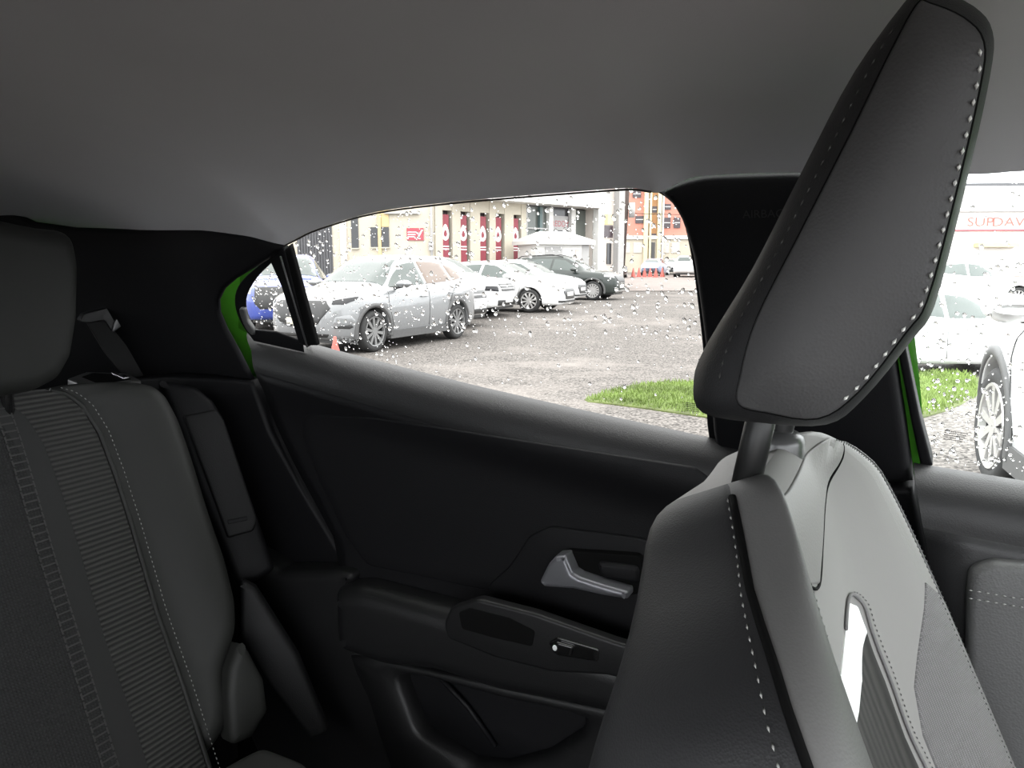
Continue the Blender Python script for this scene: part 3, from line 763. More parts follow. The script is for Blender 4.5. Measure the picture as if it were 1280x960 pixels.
hh = inset(resample(hd if area2(hd) > 0 else hd[::-1], .012), .022)
mb = MB(); mb.tube([HS2.pos(a, b_, .0085) for a, b_ in hh + hh[:1]], .002, 6); local(mb.build('headrest_seam', 'rubber', None, True), rs)
p_ = HS2.p3(30, 490)
for dy in (0, -.14):
    mb = MB(); mb.tube([V3((-1.03, p_.y + dy, 1.03)), V3((-1.03, p_.y + dy, 1.16))], .008, 12); local(mb.build('headrest_post', 'gloss', None, True), rs)
CU = Surf((-.55, .5, .66), (1, 0, 0), (0, 1, 0))
cu = rpoly(CU.pts([(255, 965), (300, 940), (330, 926), (380, 945), (440, 1000), (500, 1100), (200, 1150)]) , .02)
local(pillow('cushion', cu, CU.pos, 'rear_leather', None, h=.0, r=.02, depth=.2, step=.05, seg=.015, K=5), rs)

# plastic side bolster beside the rear seat
SBF = Surf((-.98, .85, .95), (.62, .78, 0), (-.36, 0, 1))
sb = struct(pillow('trim_6', rpoly(SBF.pts([(196, 474), (215, 477), (246, 484), (266, 500), (278, 520), (326, 658), (345, 712), (300, 740), (250, 620), (215, 520)]), .012), SBF.pos, 'black', h=.0, r=.012, depth=.08, step=.04, seg=.008))
pillow('bolster_cover', rpoly(SBF.pts([(228, 520), (270, 512, .004), (280, 525), (322, 650, .012), (316, 664), (284, 673), (258, 600)]), .006), SBF.pos, 'dark3', sb, h=.006, r=.005, depth=.0, step=.03, seg=.006)
pillow('airbag_tag', SBF.pts([(284, 650), (308, 645), (309, 650), (285, 655)]), SBF.pos, 'black', sb, h=.0072, r=.0008, depth=.0, step=.03, seg=.005)
# rear seat belt and its guide on the C pillar
sbl = tag(empty('seat_belt', (-1.25, .72, 1.1)), 'black rear seat belt hanging from its guide on the C pillar', 'seat belt')
BE = Surf((-1.28, .74, 1.15), (.45, .9, 0), (0, 0, 1))
def bpatch(name, px, m, off, th): return local(pillow(name, rpoly(BE.pts(px), .004), BE.pos, m, None, h=off, r=.002, depth=th, step=.04, seg=.01), sbl)
bpatch('belt_webbing', [(106, 400), (130, 398), (165, 440), (192, 480), (165, 482), (130, 440)], 'smooth_dark', .004, .003)
bpatch('belt_guide', [(98, 402), (104, 392), (150, 380), (174, 384), (172, 390), (140, 416), (130, 400), (110, 404)], 'dark', .006, .03)
bpatch('belt_cover', [(140, 404), (150, 386), (172, 384), (170, 392), (138, 417)], 'satin_dark', .012, .02)

# ================================================================== OUTSIDE
def GHf(D, lat=0):
    z = pchip([(-40, -.05), (3, -.05), (5, -.05), (8, -.13), (13, -.23), (16, -.23), (22.5, -.06), (30, -.05), (65, .37), (140, .9)], D)
    return z - .30 * sstep(3.5, 5.5, lat) * sstep(7.0, 10.5, D) * (1 - sstep(14, 22, D))
def LD(lat, D, z=None):
    p = CAM + RR * lat + HF * D
    return V3((p.x, p.y, GHf(D, lat) if z is None else z))
def PD_(px, D, z=None): return LD((px - 640) / FPX * D, D, z)
def zpx(y, D): return 1.25 + D * math.tan(math.atan((480 - y) / FPX) - PITCH)
def dir_ld(a, b): return (RR * a + HF * b).normalized()

mat('wet_gravel', (.12, .11, .105), .9, spec=.12); m = MATS['wet_gravel']
def gravel_nodes(m, ca, cb, cc):
    N = m.node_tree.nodes; L = m.node_tree.links; b = N['Principled BSDF']; t = N.new('ShaderNodeTexCoord')
    v = N.new('ShaderNodeTexVoronoi'); v.inputs['Scale'].default_value = 48; L.new(t.outputs['Object'], v.inputs['Vector'])
    r = N.new('ShaderNodeValToRGB'); L.new(v.outputs['Color'], r.inputs[0])
    r.color_ramp.elements[0].position = .15; r.color_ramp.elements[1].position = .85
    r.color_ramp.elements[0].color = (*ca, 1); r.color_ramp.elements[1].color = (*cb, 1)
    n = N.new('ShaderNodeTexNoise'); n.inputs['Scale'].default_value = .35; n.inputs['Detail'].default_value = 8; n.inputs['Roughness'].default_value = .7; L.new(t.outputs['Object'], n.inputs['Vector'])
    r2 = N.new('ShaderNodeValToRGB'); r2.color_ramp.elements[0].position = .50; r2.color_ramp.elements[1].position = .72; L.new(n.outputs['Fac'], r2.inputs[0])
    mx = N.new('ShaderNodeMix'); mx.data_type = 'RGBA'; mx.inputs['B'].default_value = (*cc, 1)
    L.new(r.outputs[0], mx.inputs['A']); L.new(r2.outputs[0], mx.inputs['Factor']); L.new(mx.outputs['Result'], b.inputs['Base Color'])
    bp = N.new('ShaderNodeBump'); bp.inputs['Strength'].default_value = .35; bp.inputs['Distance'].default_value = .008; L.new(v.outputs['Distance'], bp.inputs['Height']); L.new(bp.outputs[0], b.inputs['Normal'])
gravel_nodes(m, (.035, .032, .030), (.20, .185, .172), (.22, .20, .185))
M.update(
    gravel=m,
    concrete=mat('pale_concrete', (.155, .13, .117), .7, var=(.8, .15)),
    turf=mat('turf_soil', (.07, .09, .02), .9, var=(4, .5)),
    blade=mat('grass_blade', (.15, .215, .05), .6, var=(2, .35)),
    cream=mat('cream_render_wall', (.45, .41, .335), .8, var=(.6, .06)),
    white_wall=mat('white_painted_wall', (.62, .61, .59), .7),
    beige=mat('beige_panel', (.5, .45, .41), .8),
    recess=mat('dark_recess_glass', (.05, .035, .04), .25),
    red=mat('red_banner_cloth', (.22, .035, .05), .6),
    redsign=mat('red_sign_board', (.34, .055, .075), .5),
    louvre=mat('grey_louvre', (.075, .075, .08), .6),
    darkwin=mat('dark_window', (.03, .03, .033), .15),
    shopglass=mat('shop_glass', (.10, .11, .10), .2),
    teal=mat('teal_column', (.09, .13, .13), .5),
    ochre=mat('ochre_paint', (.55, .42, .22), .7),
    orange=mat('orange_painted_wall', (.48, .215, .165), .8, var=(.5, .05)),
    amber=mat('amber_painted_wall', (.38, .21, .10), .8),
    yellowcol=mat('pale_yellow_column', (.58, .50, .33), .8),
    grey=mat('light_grey_paint', (.34, .335, .33), .7),
    pole=mat('tarred_wood', (.05, .035, .03), .8),
    cone_red=mat('cone_red', (.42, .09, .07), .5),
    silver=mat('silver_car_paint', (.19, .195, .20), .35, metal=.2, coat=1),
    carwhite=mat('white_car_paint', (.62, .62, .62), .3, coat=1),
    cardark=mat('dark_green_grey_car_paint', (.028, .034, .031), .3, coat=.3, spec=.3),
    carblue=mat('blue_car_paint', (.035, .06, .28), .3, coat=1),
    carpale=mat('pale_blue_car_paint', (.25, .28, .40), .3, coat=1),
    cladding=mat('grey_plastic_cladding', (.065, .065, .065), .6),
    tyre=mat('tyre_rubber', (.02, .02, .02), .8),
    alloy=mat('alloy_rim', (.5, .49, .48), .35, metal=.6),
    rim_grey=mat('dark_alloy_rim', (.20, .20, .20), .35, metal=.5),
    carglass=mat('car_glass', (.075, .088, .083), .06, spec=.35),
    tint=mat('brown_tinted_glass', (.14, .105, .085), .06, spec=.35),
    lamp=mat('lamp_lens', (.30, .30, .30), .08, coat=1),
    grille=mat('black_grille', (.02, .02, .02), .4),
    plate=mat('plate_face', (.55, .52, .42), .6),
)
# ---- the lot
rows = []
lats = [-60 + i * 2.0 for i in range(66)]; Ds = [-20, -10, -5] + [i * .75 for i in range(0, 48)] + [36 + 3 * i for i in range(0, 40)]
for D in Ds: rows.append([LD(l, D) for l in lats])
struct(sheet('ground', rows, 'gravel', flip=True))
# paler concrete lane in front of the far building
rows = []
for D in [37, 38.5, 41, 45, 50, 57, 66]:
    rows.append([LD(l, D + .06 * (l - 5), None) + V3((0, 0, .03)) for l in [4.2 + i * 1.5 for i in range(28)]])
struct(sheet('trim_7', rows, 'concrete', flip=True))

def grass_patch(name, outline_ld, n, label, hmin=.04, hmax=.10):
    P = outline_ld; mb = MB(); xs = [p[0] for p in P]; ys = [p[1] for p in P]
    vs = [LD(*p) + V3((0, 0, .012)) for p in resample(P, .25)]; cx = sum(xs)/len(xs), sum(ys)/len(ys)
    base = struct(pillow(name + '_soil', P, lambda u, v, o: LD(u, v) + V3((0, 0, o)), 'turf', None, h=.015, r=.01, depth=.05, step=.3, seg=.2))
    rnd = random.Random(len(label)); k = 0
    while k < n:
        q = (rnd.uniform(min(xs), max(xs)), rnd.uniform(min(ys), max(ys)))
        if not inside(q, P): continue
        d = edge_dist(q, P)
        if rnd.random() > .25 + d * 2.2: continue
        p = LD(*q) + V3((0, 0, .012)); a = rnd.uniform(0, 6.28); h = rnd.uniform(hmin, hmax); t = V3((math.cos(a), math.sin(a), 0)); lean = V3((rnd.uniform(-.5, .5), rnd.uniform(-.5, .5), 0)) * h
        mb.add([p - t * .006, p + t * .006, p + lean * .4 + V3((0, 0, h * .6)) + t * .004, p + lean + V3((0, 0, h))], [(0, 1, 2), (0, 2, 3)]); k += 1
    o = mb.build('grass', 'blade', None, False, 'stuff'); return tag(o, label, 'grass', None, 'stuff')
def ld_of(px, py):
    D = 8.0
    for _ in range(30):
        g = ground(px, py, GHf(D, (px - 640) / FPX * D)); D = (g - CAM).dot(HF)
    return ((g - CAM).dot(RR), D)
grass_patch('grass_verge', crv([ld_of(*p) for p in [(730, 500), (775, 486), (820, 479), (900, 478), (960, 482), (960, 530), (880, 522), (810, 512), (765, 506)]], 3, True), 9000, 'short green grass patch outside the rear door window, by its lower front corner', .02, .06)
grass_patch('grass_clump', crv([ld_of(*p) for p in [(1080, 482), (1140, 471), (1205, 471), (1222, 480), (1222, 500), (1180, 515), (1100, 520)]], 3, True), 9000, 'taller green grass growing between the white cars seen through the front door window', .05, .16)
grass_patch('grass_strip', crv([ld_of(*p) for p in [(494, 415), (518, 411.5), (545, 409.5), (549, 413), (524, 416.5), (497, 419)]], 3, True), 5000, 'green grass strip on the gravel behind the silver SUV', .03, .08)

# ---- cars
def wheel(root, x, y, r, side, spokes, rim_m, detail=True):
    """side = +1 left"""
    wd = .11; n = 32 if detail else 16
    X = lambda v: V3((x + v.x, y + side * v.y, r + v.z))
    mb = MB(); mb.lathe([(r*.66, -wd), (r*.86, -wd), (r*.97, -wd*.8), (r, -wd*.5), (r, wd*.5), (r*.97, wd*.8), (r*.88, wd), (r*.72, wd*.9), (r*.66, wd*.7)], n, X)
    o = mb.build('wheel', 'tyre', root, True)
    mb = MB(); mb.lathe([(r*.72, wd*.9), (r*.69, wd*.88), (r*.66, wd*.4), (r*.64, -wd*.3), (0.01, -wd*.3)], n, X); d = mb.build('rim_barrel', 'grille', o, True)
    mb = MB(); mb.lathe([(r*.735, wd*.86), (r*.72, wd*.98), (r*.67, wd*.95), (r*.65, wd*.6)], n, X); mb.lathe([(.004, wd*.85), (r*.16, wd*.85), (r*.2, wd*.5)], n, X)
    for k in range(spokes):
        a = 2*math.pi*k/spokes + .2; c, s = math.cos(a), math.sin(a)
        def T(v, c=c, s=s): return X(V3((v.x*c - v.z*s, v.y, v.x*s + v.z*c)))
        w0, w1 = r*.055, r*.085
        vs = [T(V3(p)) for p in ((r*.12, wd*.45, -w0), (r*.12, wd*.45, w0), (r*.12, wd*.82, w0), (r*.12, wd*.82, -w0), (r*.68, wd*.5, -w1), (r*.68, wd*.5, w1), (r*.68, wd*.88, w1), (r*.68, wd*.88, -w1))]
        mb.add(vs, [(0,1,2,3), (4,7,6,5), (0,4,5,1), (1,5,6,2), (2,6,7,3), (3,7,4,0)])
    mb.build('rim', rim_m, o, False)
    return o
def make_car(name, label, S, origin, heading, group=None, detail=2):
    rz = math.atan2(heading.y, heading.x)
    root = tag(empty(name, origin, rz), label, 'car', group)
    W = S['W'] / 2; xf, xr, rw = S['xf'], S['xr'], S['rw']; x0, x1 = S['top'][0][0], S['top'][-1][0]
    top = lambda x: pchip(S['top'], x); belt = lambda x: min(pchip(S['belt'], x), top(x) - .012); plan = lambda x: W * pchip(S['plan'], x)
    bot = lambda x: pchip(S['bot'], x); rwid = S['rw_roof'] / 2; Ra = rw * 1.16
    def zarch(x):
        z = 0
        for xw in (xf, xr):
            if abs(x - xw) < Ra: z = max(z, rw + math.sqrt(Ra**2 - (x - xw)**2))
        return z
    n = 70 if detail > 1 else 36
    xs = [lerp(x0, x1, (1 - math.cos(math.pi * i / n)) / 2 * .35 + (i / n) * .65) for i in range(n + 1)]
    for xw in (xf, xr):
        xs += [xw + Ra * math.cos(math.pi * k / 12) * .9999 for k in range(13)] + [xw - Ra - .002, xw + Ra + .002]
    xs = sorted(set(round(x, 4) for x in xs))
    V = []; nr = 0
    for x in xs:
        w = plan(x); zt = top(x); zb = belt(x); lo = min(bot(x), zb - .02); dz = zt - zb; g = sstep(.06, .30, dz); rr = min(rwid, w * .9)
        H = [(0, lo), (.80*w, lo), (.95*w, lo + .02), (.985*w, lerp(lo, zb, .15)), (w, lerp(lo, zb, .45)), (.995*w, lerp(lo, zb, .78)), (.975*w, lerp(lo, zb, .93)), (.94*w, zb)]
        hood = [(.86*w, zb + .45*dz), (.72*w, zb + .75*dz), (.52*w, zb + .92*dz), (.3*w, zb + .98*dz)]
        gh = [(.925*w, zb + .04*dz), (lerp(.925*w, rr, .5), zb + .46*dz), (rr, zb + .88*dz), (rr*.80, zb + .975*dz)]
        H += [(lerp(a[0], b[0], g), lerp(a[1], b[1], g)) for a, b in zip(hood, gh)] + [(0, zt)]
        za = zarch(x)
        if za: H = [(a, max(b, za)) if k < 6 else (a, b) for k, (a, b) in enumerate(H)]
        ring = [(a, b) for a, b in H] + [(-a, b) for a, b in reversed(H[1:-1])]; nr = len(ring)
        V += [V3((x, a, b)) for a, b in ring]
    F = []
    for i in range(len(xs) - 1):
        for j in range(nr):
            a, b = i*nr + j, i*nr + (j+1) % nr; F.append((a, b, b + nr, a + nr))
    F.append(tuple(reversed(range(nr)))); F.append(tuple(range((len(xs)-1)*nr, len(xs)*nr)))
    body = obj('body', V, F, S['paint'], root, True)
    bvh = BVHTree.FromPolygons(V, F)
    def proj(U, Vv):
        U = V3(U).normalized(); N = U.cross(V3(Vv)).normalized(); Vv = N.cross(U)
        def pos(u, v, off):
            o = U * u + Vv * v + N * 6
            h = bvh.ray_cast(o, -N)
            if h[0] is None:
                h = bvh.find_nearest(U * u + Vv * v + N * 1.0)
            return h[0] + N * off
        uv = lambda p: (V3(p).dot(U), V3(p).dot(Vv))
        return pos, uv
    def patch(nm, pts, U, Vv, m, off=.006, r=.004, step=.09, seg=.06, rc=.02, par=None):
        pos, uv = proj(U, Vv)
        return pillow(nm, rpoly([uv(p) + ((p[3],) if len(p) > 3 else ()) for p in pts], rc), pos, m, par or root, h=off, r=r, depth=.0, step=step, seg=seg, K=2)
    L_, R_ = ((-1, 0, 0), (0, 0, 1)), ((1, 0, 0), (0, 0, 1))
    sides = ((1, L_), (-1, R_))
    for sgn, pr in sides:
        for i, poly in enumerate(S['side_glass']):
            patch('side_window', [(x, 0, z) for x, z in poly], *pr, S.get('glass_rear', 'carglass') if i else 'carglass', .004)
    ws = S['wind']; wy = rwid * .97
    patch('windshield', [(ws[0], plan(ws[0]) * .80, top(ws[0])), (ws[1], wy * .92, top(ws[1])), (ws[1], -wy * .92, top(ws[1])), (ws[0], -plan(ws[0]) * .80, top(ws[0]))], (0, 1, 0), (-.75, 0, .66), 'carglass', .005)
    if 'rearwin' in S:
        a, b = S['rearwin']
        patch('rear_window', [(a, -wy * .85, top(a)), (b, -plan(b) * .72, top(b)), (b, plan(b) * .72, top(b)), (a, wy * .85, top(a))][::-1], (0, -1, 0), (.5, 0, .86), 'carglass', .005)
    pxx, pu = proj((0, 1, 0), (0, 0, 1))
    for nm, poly, m, off in S.get('front', []):
        patch(nm, [(0, y, z) for y, z in poly], (0, 1, 0), (0, 0, 1), m, off, step=.08, seg=.04)
    for nm, poly, m, off in S.get('lamps', []):      # corner lamps given on the left side, mirrored
        a = R(35)
        for sgn in (1, -1):
            N = V3((math.cos(a), sgn * math.sin(a), .15)); U = V3((-math.sin(a) * sgn, math.cos(a), 0))
            q = [(x, sgn * y, z) for x, y, z in poly]
            patch(nm, q, U, N.cross(U), m, off, step=.06, seg=.035, rc=.015)
    for nm, poly, m, off in S.get('rear', []):
        patch(nm, [(0, y, z) for y, z in poly], (0, -1, 0), (0, 0, 1), m, off, step=.08, seg=.04)
    if S.get('plate'):
        pos, uv = proj((0, 1, 0), (0, 0, 1)); yw, z0 = S['plate']
        pillow('number_plate', [(-yw, z0 - .055), (yw, z0 - .055), (yw, z0 + .055), (-yw, z0 + .055)], lambda u, v, o: V3((max(pos(-yw, z0, 0).x, pos(0, z0, 0).x) + o, u, v)), S.get('plate_m', 'plate'), root, h=.02, r=.004, depth=.05, step=.1, seg=.1, K=2)
    # dark underside that closes the wheel wells
    mb = MB(); mb.box((xr - .8, -W * .72, .20), (xf + .75, W * .72, .62)); mb.build('underbody', 'grille', root)
    for xw in (xf, xr):
        for sgn in (1, -1): wheel(root, xw, sgn * (W - .125), rw, sgn, S.get('spokes', 10), S.get('rim', 'alloy'), detail > 1)
    if detail > 1:
        for sgn in (1, -1):
            if S.get('clad'):
                for xw in (xf, xr):
                    rows = []
                    for k in range(25):
                        a = math.pi * (k / 24 * 1.14 - .07); row = []
                        for rr_, dy in ((Ra * 1.01, -.06), (Ra * 1.01, .012), (Ra * 1.08, .018), (Ra * 1.17, .012), (Ra * 1.17, -.05)):
                            x = xw + rr_ * math.cos(a); row.append(V3((x, sgn * (plan(x) * .997 + dy), max(.18, rw + rr_ * math.sin(a)))))
                        rows.append(row)
                    sheet('wheel_arch', rows, S['clad'], root, True)
                mb = MB(); mb.box((xr + Ra, sgn * W * .90, .20), (xf - Ra, sgn * (W * 1.005), .34)); mb.build('sill', S['clad'], root)
            # door handles, mirror, shut lines
            for hx in S['handles']:
                mb = MB(); p, uvv = proj(*(L_ if sgn > 0 else R_)); q = lambda x, z, o: p(-x if sgn > 0 else x, z, o)
                z = belt(hx) - .16; mb.tube([q(hx + .10, z, .0), q(hx + .08, z, .035), q(hx - .08, z + .005, .035), q(hx - .10, z + .005, .0)], .013, 6); mb.build('door_handle', S['paint'], root, True)
            p, uvv = proj(*(L_ if sgn > 0 else R_)); q = lambda x, z, o: p(-x if sgn > 0 else x, z, o)
            for ln in S['shuts']:
                mb = MB(); P = crv(ln, 5); mb.tube([q(x, z, .0015) for x, z in P], .005, 4); mb.build('shut_line', 'grille', root, True)
            mx, mz = S['mirror']; by = abs(q(mx, mz - .06, 0).y)
            X = lambda v: V3((mx + v.x, sgn * (by + v.y), mz + v.z))
            mb = MB(); prof = [(-.10, .35), (-.08, .75), (-.02, 1), (.06, .8), (.11, .3)]; ringv = []
            for px_, sc in prof:
                for k in range(12): a = 2*math.pi*k/12; ringv.append(X(V3((px_, .19 + .13*math.cos(a)*(.7+.3*sc), .075*math.sin(a)*sc + .01))))
            fs_ = [(i*12+k, i*12+(k+1) % 12, (i+1)*12+(k+1) % 12, (i+1)*12+k) for i in range(4) for k in range(12)] + [tuple(range(12)), tuple(range(48, 60))]
            mb.add(ringv, fs_); mo = mb.build('mirror', S['paint'], root, True)
            mb = MB(); mb.tube([X(V3((.02, -.04, -.07))), X(V3((.01, .08, -.05))), X(V3((0, .16, -.03)))], [.035, .025, .03], 8); mb.build('mirror_arm', 'grille', mo, True)
            if S.get('rails'):
                mb = MB(); mb.tube([V3((x, sgn * rwid * .93, top(x) - .02 + h_)) for x, h_ in S['rails']], .018, 6); mb.build('roof_rail', 'grille', root, True)
    return root

def suv_spec(L=4.55, W=1.84, H=1.68, paint='silver', **k):
    s = H / 1.68; h = L / 2; f = L / 4.55
    S = dict(W=W, paint=paint, rw_roof=1.18, xf=h - .88, xr=h - .88 - 2.70 * f, rw=.355,
      top=[(-h, .62*s), (-h + .03, .95*s), (-h + .16, 1.14*s), (-h + .50, 1.53*s), (-h + .80, 1.61*s), (-.55, 1.67*s), (-.10, 1.675*s), (.30*f, 1.60*s), (.75*f, 1.36*s), (1.08*f, 1.165*s), (1.25*f, 1.125*s), (1.7*f, 1.075*s), (h - .22, .985*s), (h - .06, .86*s), (h, .66*s)],
      belt=[(-h, .60*s), (-h + .05, .90*s), (-h + .4, 1.12*s), (-1.0, 1.10*s), (.3, 1.05*s), (1.1*f, 1.02*s), (1.7*f, .985*s), (h - .2, .90*s), (h - .05, .78*s), (h, .64*s)],
      plan=[(-h, .70), (-h + .08, .84), (-h + .35, .95), (-h + .9, 1.0), (h - 1.2, 1.0), (h - .6, .965), (h - .25, .86), (h - .08, .70), (h, .52)],
      bot=[(-h, .44), (-h + .15, .32), (-h + .6, .24), (h - .6, .22), (h - .1, .26), (h, .34)],
      side_glass=[[(.86*f, 1.10*s), (.55*f, 1.32*s), (.26*f, 1.49*s), (-.16, 1.545*s), (-.22, 1.13*s), (.70*f, 1.09*s)],
                  [(-.30, 1.13*s), (-.245, 1.548*s), (-.75, 1.54*s), (-1.06, 1.50*s), (-1.18, 1.17*s)],
                  [(-1.25, 1.175*s), (-1.14, 1.49*s), (-1.42, 1.43*s), (-1.66, 1.30*s), (-1.60, 1.22*s)]],
      wind=(1.02*f, .30*f), rearwin=(-h + .52, -h + .20), handles=(-.08, -1.05), mirror=(.70*f, 1.14*s), clad='cladding',
      shuts=[[(.98*f, 1.02*s), (1.0*f, .8), (.86*f, .38)], [(-.26, 1.1*s), (-.27, .8), (-.25, .36)], [(-1.3, 1.12*s), (-1.12, .95), (-1.0, .78)]],
      front=[], lamps=[])
    S.update(k); return S
def hatch_spec(L=4.40, W=1.80, H=1.44, paint='carwhite', **k):
    h = L / 2; s = H / 1.44
    S = dict(W=W, paint=paint, rw_roof=1.10, xf=h - .92, xr=h - .92 - 2.68, rw=.325,
      top=[(-h, .60), (-h + .05, .90*s), (-h + .30, 1.10*s), (-h + .75, 1.32*s), (-.75, 1.42*s), (-.15, 1.44*s), (.25, 1.37*s), (.75, 1.15*s), (1.08, .98*s), (1.3, .95*s), (h - .30, .83*s), (h - .06, .68*s), (h, .55*s)],
      belt=[(-h, .58), (-h + .1, .88*s), (-1.2, .98*s), (.3, .92*s), (1.1, .88*s), (h - .3, .76*s), (h - .05, .62*s), (h, .52*s)],
      plan=[(-h, .68), (-h + .08, .82), (-h + .4, .95), (-h + .9, 1.0), (h - 1.2, 1.0), (h - .6, .96), (h - .25, .86), (h - .08, .68), (h, .50)],
      bot=[(-h, .40), (-h + .2, .26), (h - .5, .19), (h - .1, .20), (h, .26)],
      side_glass=[[(.80, .95*s), (.55, 1.10*s), (.18, 1.29*s), (-.18, 1.335*s), (-.24, .96*s)], [(-.31, .97*s), (-.26, 1.335*s), (-.75, 1.31*s), (-1.15, 1.2*s), (-1.3, 1.08*s)]],
      wind=(1.02, .22), rearwin=(-h + .72, -h + .30), handles=(-.10, -1.0), mirror=(.68, .99*s), spokes=10,
      shuts=[[(.98, .88*s), (1.0, .6), (.85, .3)], [(-.27, .95*s), (-.28, .6), (-.26, .3)]],
      front=[('grille', [(-.50, .56), (-.42, .66), (.42, .66), (.50, .56), (.36, .36), (-.36, .36)], 'grille', .012), ('lower_intake', [(-.66, .27), (-.66, .33), (.66, .33), (.66, .27)], 'grille', .01)],
      lamps=[('headlamp', [(h - .12, .50, .66), (h - .16, .52, .72), (h - .45, .78, .76), (h - .52, .84, .745), (h - .30, .74, .67)], 'lamp', .01)], plate=(.26, .50), plate_m='white_wall')
    S.update(k); return S
def place(nose_px, nose_D, ang, S):
    """car with its nose in column nose_px at distance nose_D; ang = heading from image right turned towards the viewer"""
    hd = dir_ld(math.cos(R(ang)), -math.sin(R(ang))); n = PD_(nose_px, nose_D); h = S['top'][-1][0]
    c = n - hd * h; D = (c - CAM).dot(HF); l = (c - CAM).dot(RR); c.z = GHf(D, l) ; return c, hd

# silver SUV: near side wheels stand at measured points
S = suv_spec(clad='cladding', glass_rear='tint', spokes=10, rim='rim_grey',
    front=[('grille', [(-.62, .78), (-.50, .90), (.50, .90), (.62, .78), (.40, .52), (.22, .47), (-.22, .47), (-.40, .52)], 'grille', .012),
           ('lower_intake', [(-.55, .30), (-.60, .36), (.60, .36), (.55, .30)], 'grille', .01)],
    lamps=[('headlamp', [(2.12, .58, .83), (2.12, .60, .90), (1.90, .78, .945), (1.72, .84, .965), (1.80, .83, .90), (2.0, .74, .83)], 'lamp_dark', .01),
           ('fog_bar', [(2.12, .62, .44), (2.12, .62, .475), (1.92, .82, .50), (1.88, .83, .46), (1.95, .80, .43)], 'grille', .01),
           ('bumper_vent', [(2.13, .60, .50), (2.08, .62, .62), (1.92, .80, .66), (1.84, .84, .56), (1.92, .82, .50)], 'silver', .004)], plate=(.26, .56))
M['lamp_dark'] = mat('smoked_lamp_lens', (.018, .018, .02), .12, coat=.15, spec=.3)
w1, w2 = PD_(463, 13.2), PD_(567, 15.6)
hd = (w1 - w2); hd.z = 0; hd.normalize(); rt = V3((hd.y, -hd.x, 0))
ax = (w1 + w2) / 2 + rt * (S['W'] / 2 - .125); mid = (S['xf'] + S['xr']) / 2; org = ax - hd * mid; org.z = -.23
car1 = make_car('suv', 'silver white SUV with grey wheel arches, nearest car outside the rear door window', S, org, hd)
# chrome wing under the grille
mb = MB(); mb.tube([V3((2.20 - .35*abs(y)**2.2 + .03, y, z)) for y, z in [(-.66, .80), (-.5, .60), (-.3, .485), (0, .455), (.3, .485), (.5, .60), (.66, .80)]], .022, 6); mb.build('grille_wing', 'alloy', car1, True)
mb = MB(); mb.lathe([(0, .0), (.075, .0), (.085, -.02), (.085, -.05)], 20, lambda v: V3((2.24 + v.y + .03, v.x, .70 + v.z))); mb.lathe([(.062, .006), (.07, .012), (.078, .006)], 20, lambda v: V3((2.24 + v.y + .03, v.x, .70 + v.z)))
mb.build('badge', 'alloy', car1, True)

# blue car beyond its nose
S = suv_spec(H=1.72, W=1.88, paint='carblue', clad='cladding',
    front=[('grille', [(-.62, .62), (-.60, .98), (.60, .98), (.62, .62), (.5, .50), (-.5, .50)], 'grille', .015)],
    lamps=[('headlamp', [(2.10, .64, .80), (2.08, .66, .95), (1.80, .84, .97), (1.80, .84, .84)], 'lamp', .01)])
hb = dir_ld(.22, -.975); n = LD(-5.0, 16.9); org = n - hb * 2.275; org.z = -.2
make_car('suv', 'blue car with a wide black mesh grille, behind the nose of the silver SUV', S, org, hb)

# row of parked cars, noses to the right
S = suv_spec(L=3.3, H=1.55, W=1.70, paint='carwhite', clad='carwhite', front=[('grille', [(-.50, .66), (-.55, .84), (.55, .84), (.50, .66)], 'grille', .014), ('grille_bar', [(-.52, .73), (-.53, .76), (.53, .76), (.52, .73)], 'alloy', .022), ('lower_intake', [(-.62, .30), (-.62, .42), (.62, .42), (.62, .30)], 'grille', .012)],
    lamps=[('headlamp', [(1.60, .50, .72), (1.58, .52, .84), (1.30, .76, .88), (1.32, .78, .76)], 'lamp_dark', .01)], plate=(.26, .52), plate_m='white_wall')
c, h2 = place(598, 17.9, 24, S); make_car('suv', 'white SUV mostly hidden behind the tail of the silver SUV', S, c, h2)
S = suv_spec(L=4.2, W=1.76, H=1.58, paint='carwhite', clad='cladding', front=[('grille', [(-.42, .66), (-.46, .86), (.46, .86), (.42, .66)], 'grille', .014), ('grille_bar', [(-.44, .72), (-.44, .74), (.44, .74), (.44, .72)], 'alloy', .022), ('grille_bar', [(-.45, .79), (-.45, .81), (.45, .81), (.45, .79)], 'alloy', .022), ('lower_intake', [(-.58, .30), (-.58, .44), (.58, .44), (.58, .30)], 'grille', .012)],
    lamps=[('headlamp', [(1.98, .50, .64), (1.96, .50, .78), (1.76, .76, .80), (1.74, .78, .68)], 'lamp_dark', .012)], plate=(.24, .42), plate_m='white_wall')
c, h2 = place(636, 20.3, 22, S); make_car('suv', 'white compact SUV with dark round headlamp, between the silver SUV and the white hatchback', S, c, h2)
S = hatch_spec(); c, h2 = place(712, 22.0, 22, S); make_car('hatchback', 'white low hatchback with silver spoked wheel, in front of the dark SUV', S, c, h2)
S = hatch_spec(H=1.50); c, h2 = place(728, 26.3, 22, S); make_car('hatchback', 'white car squeezed between the white hatchback and the dark SUV', S, c, h2)
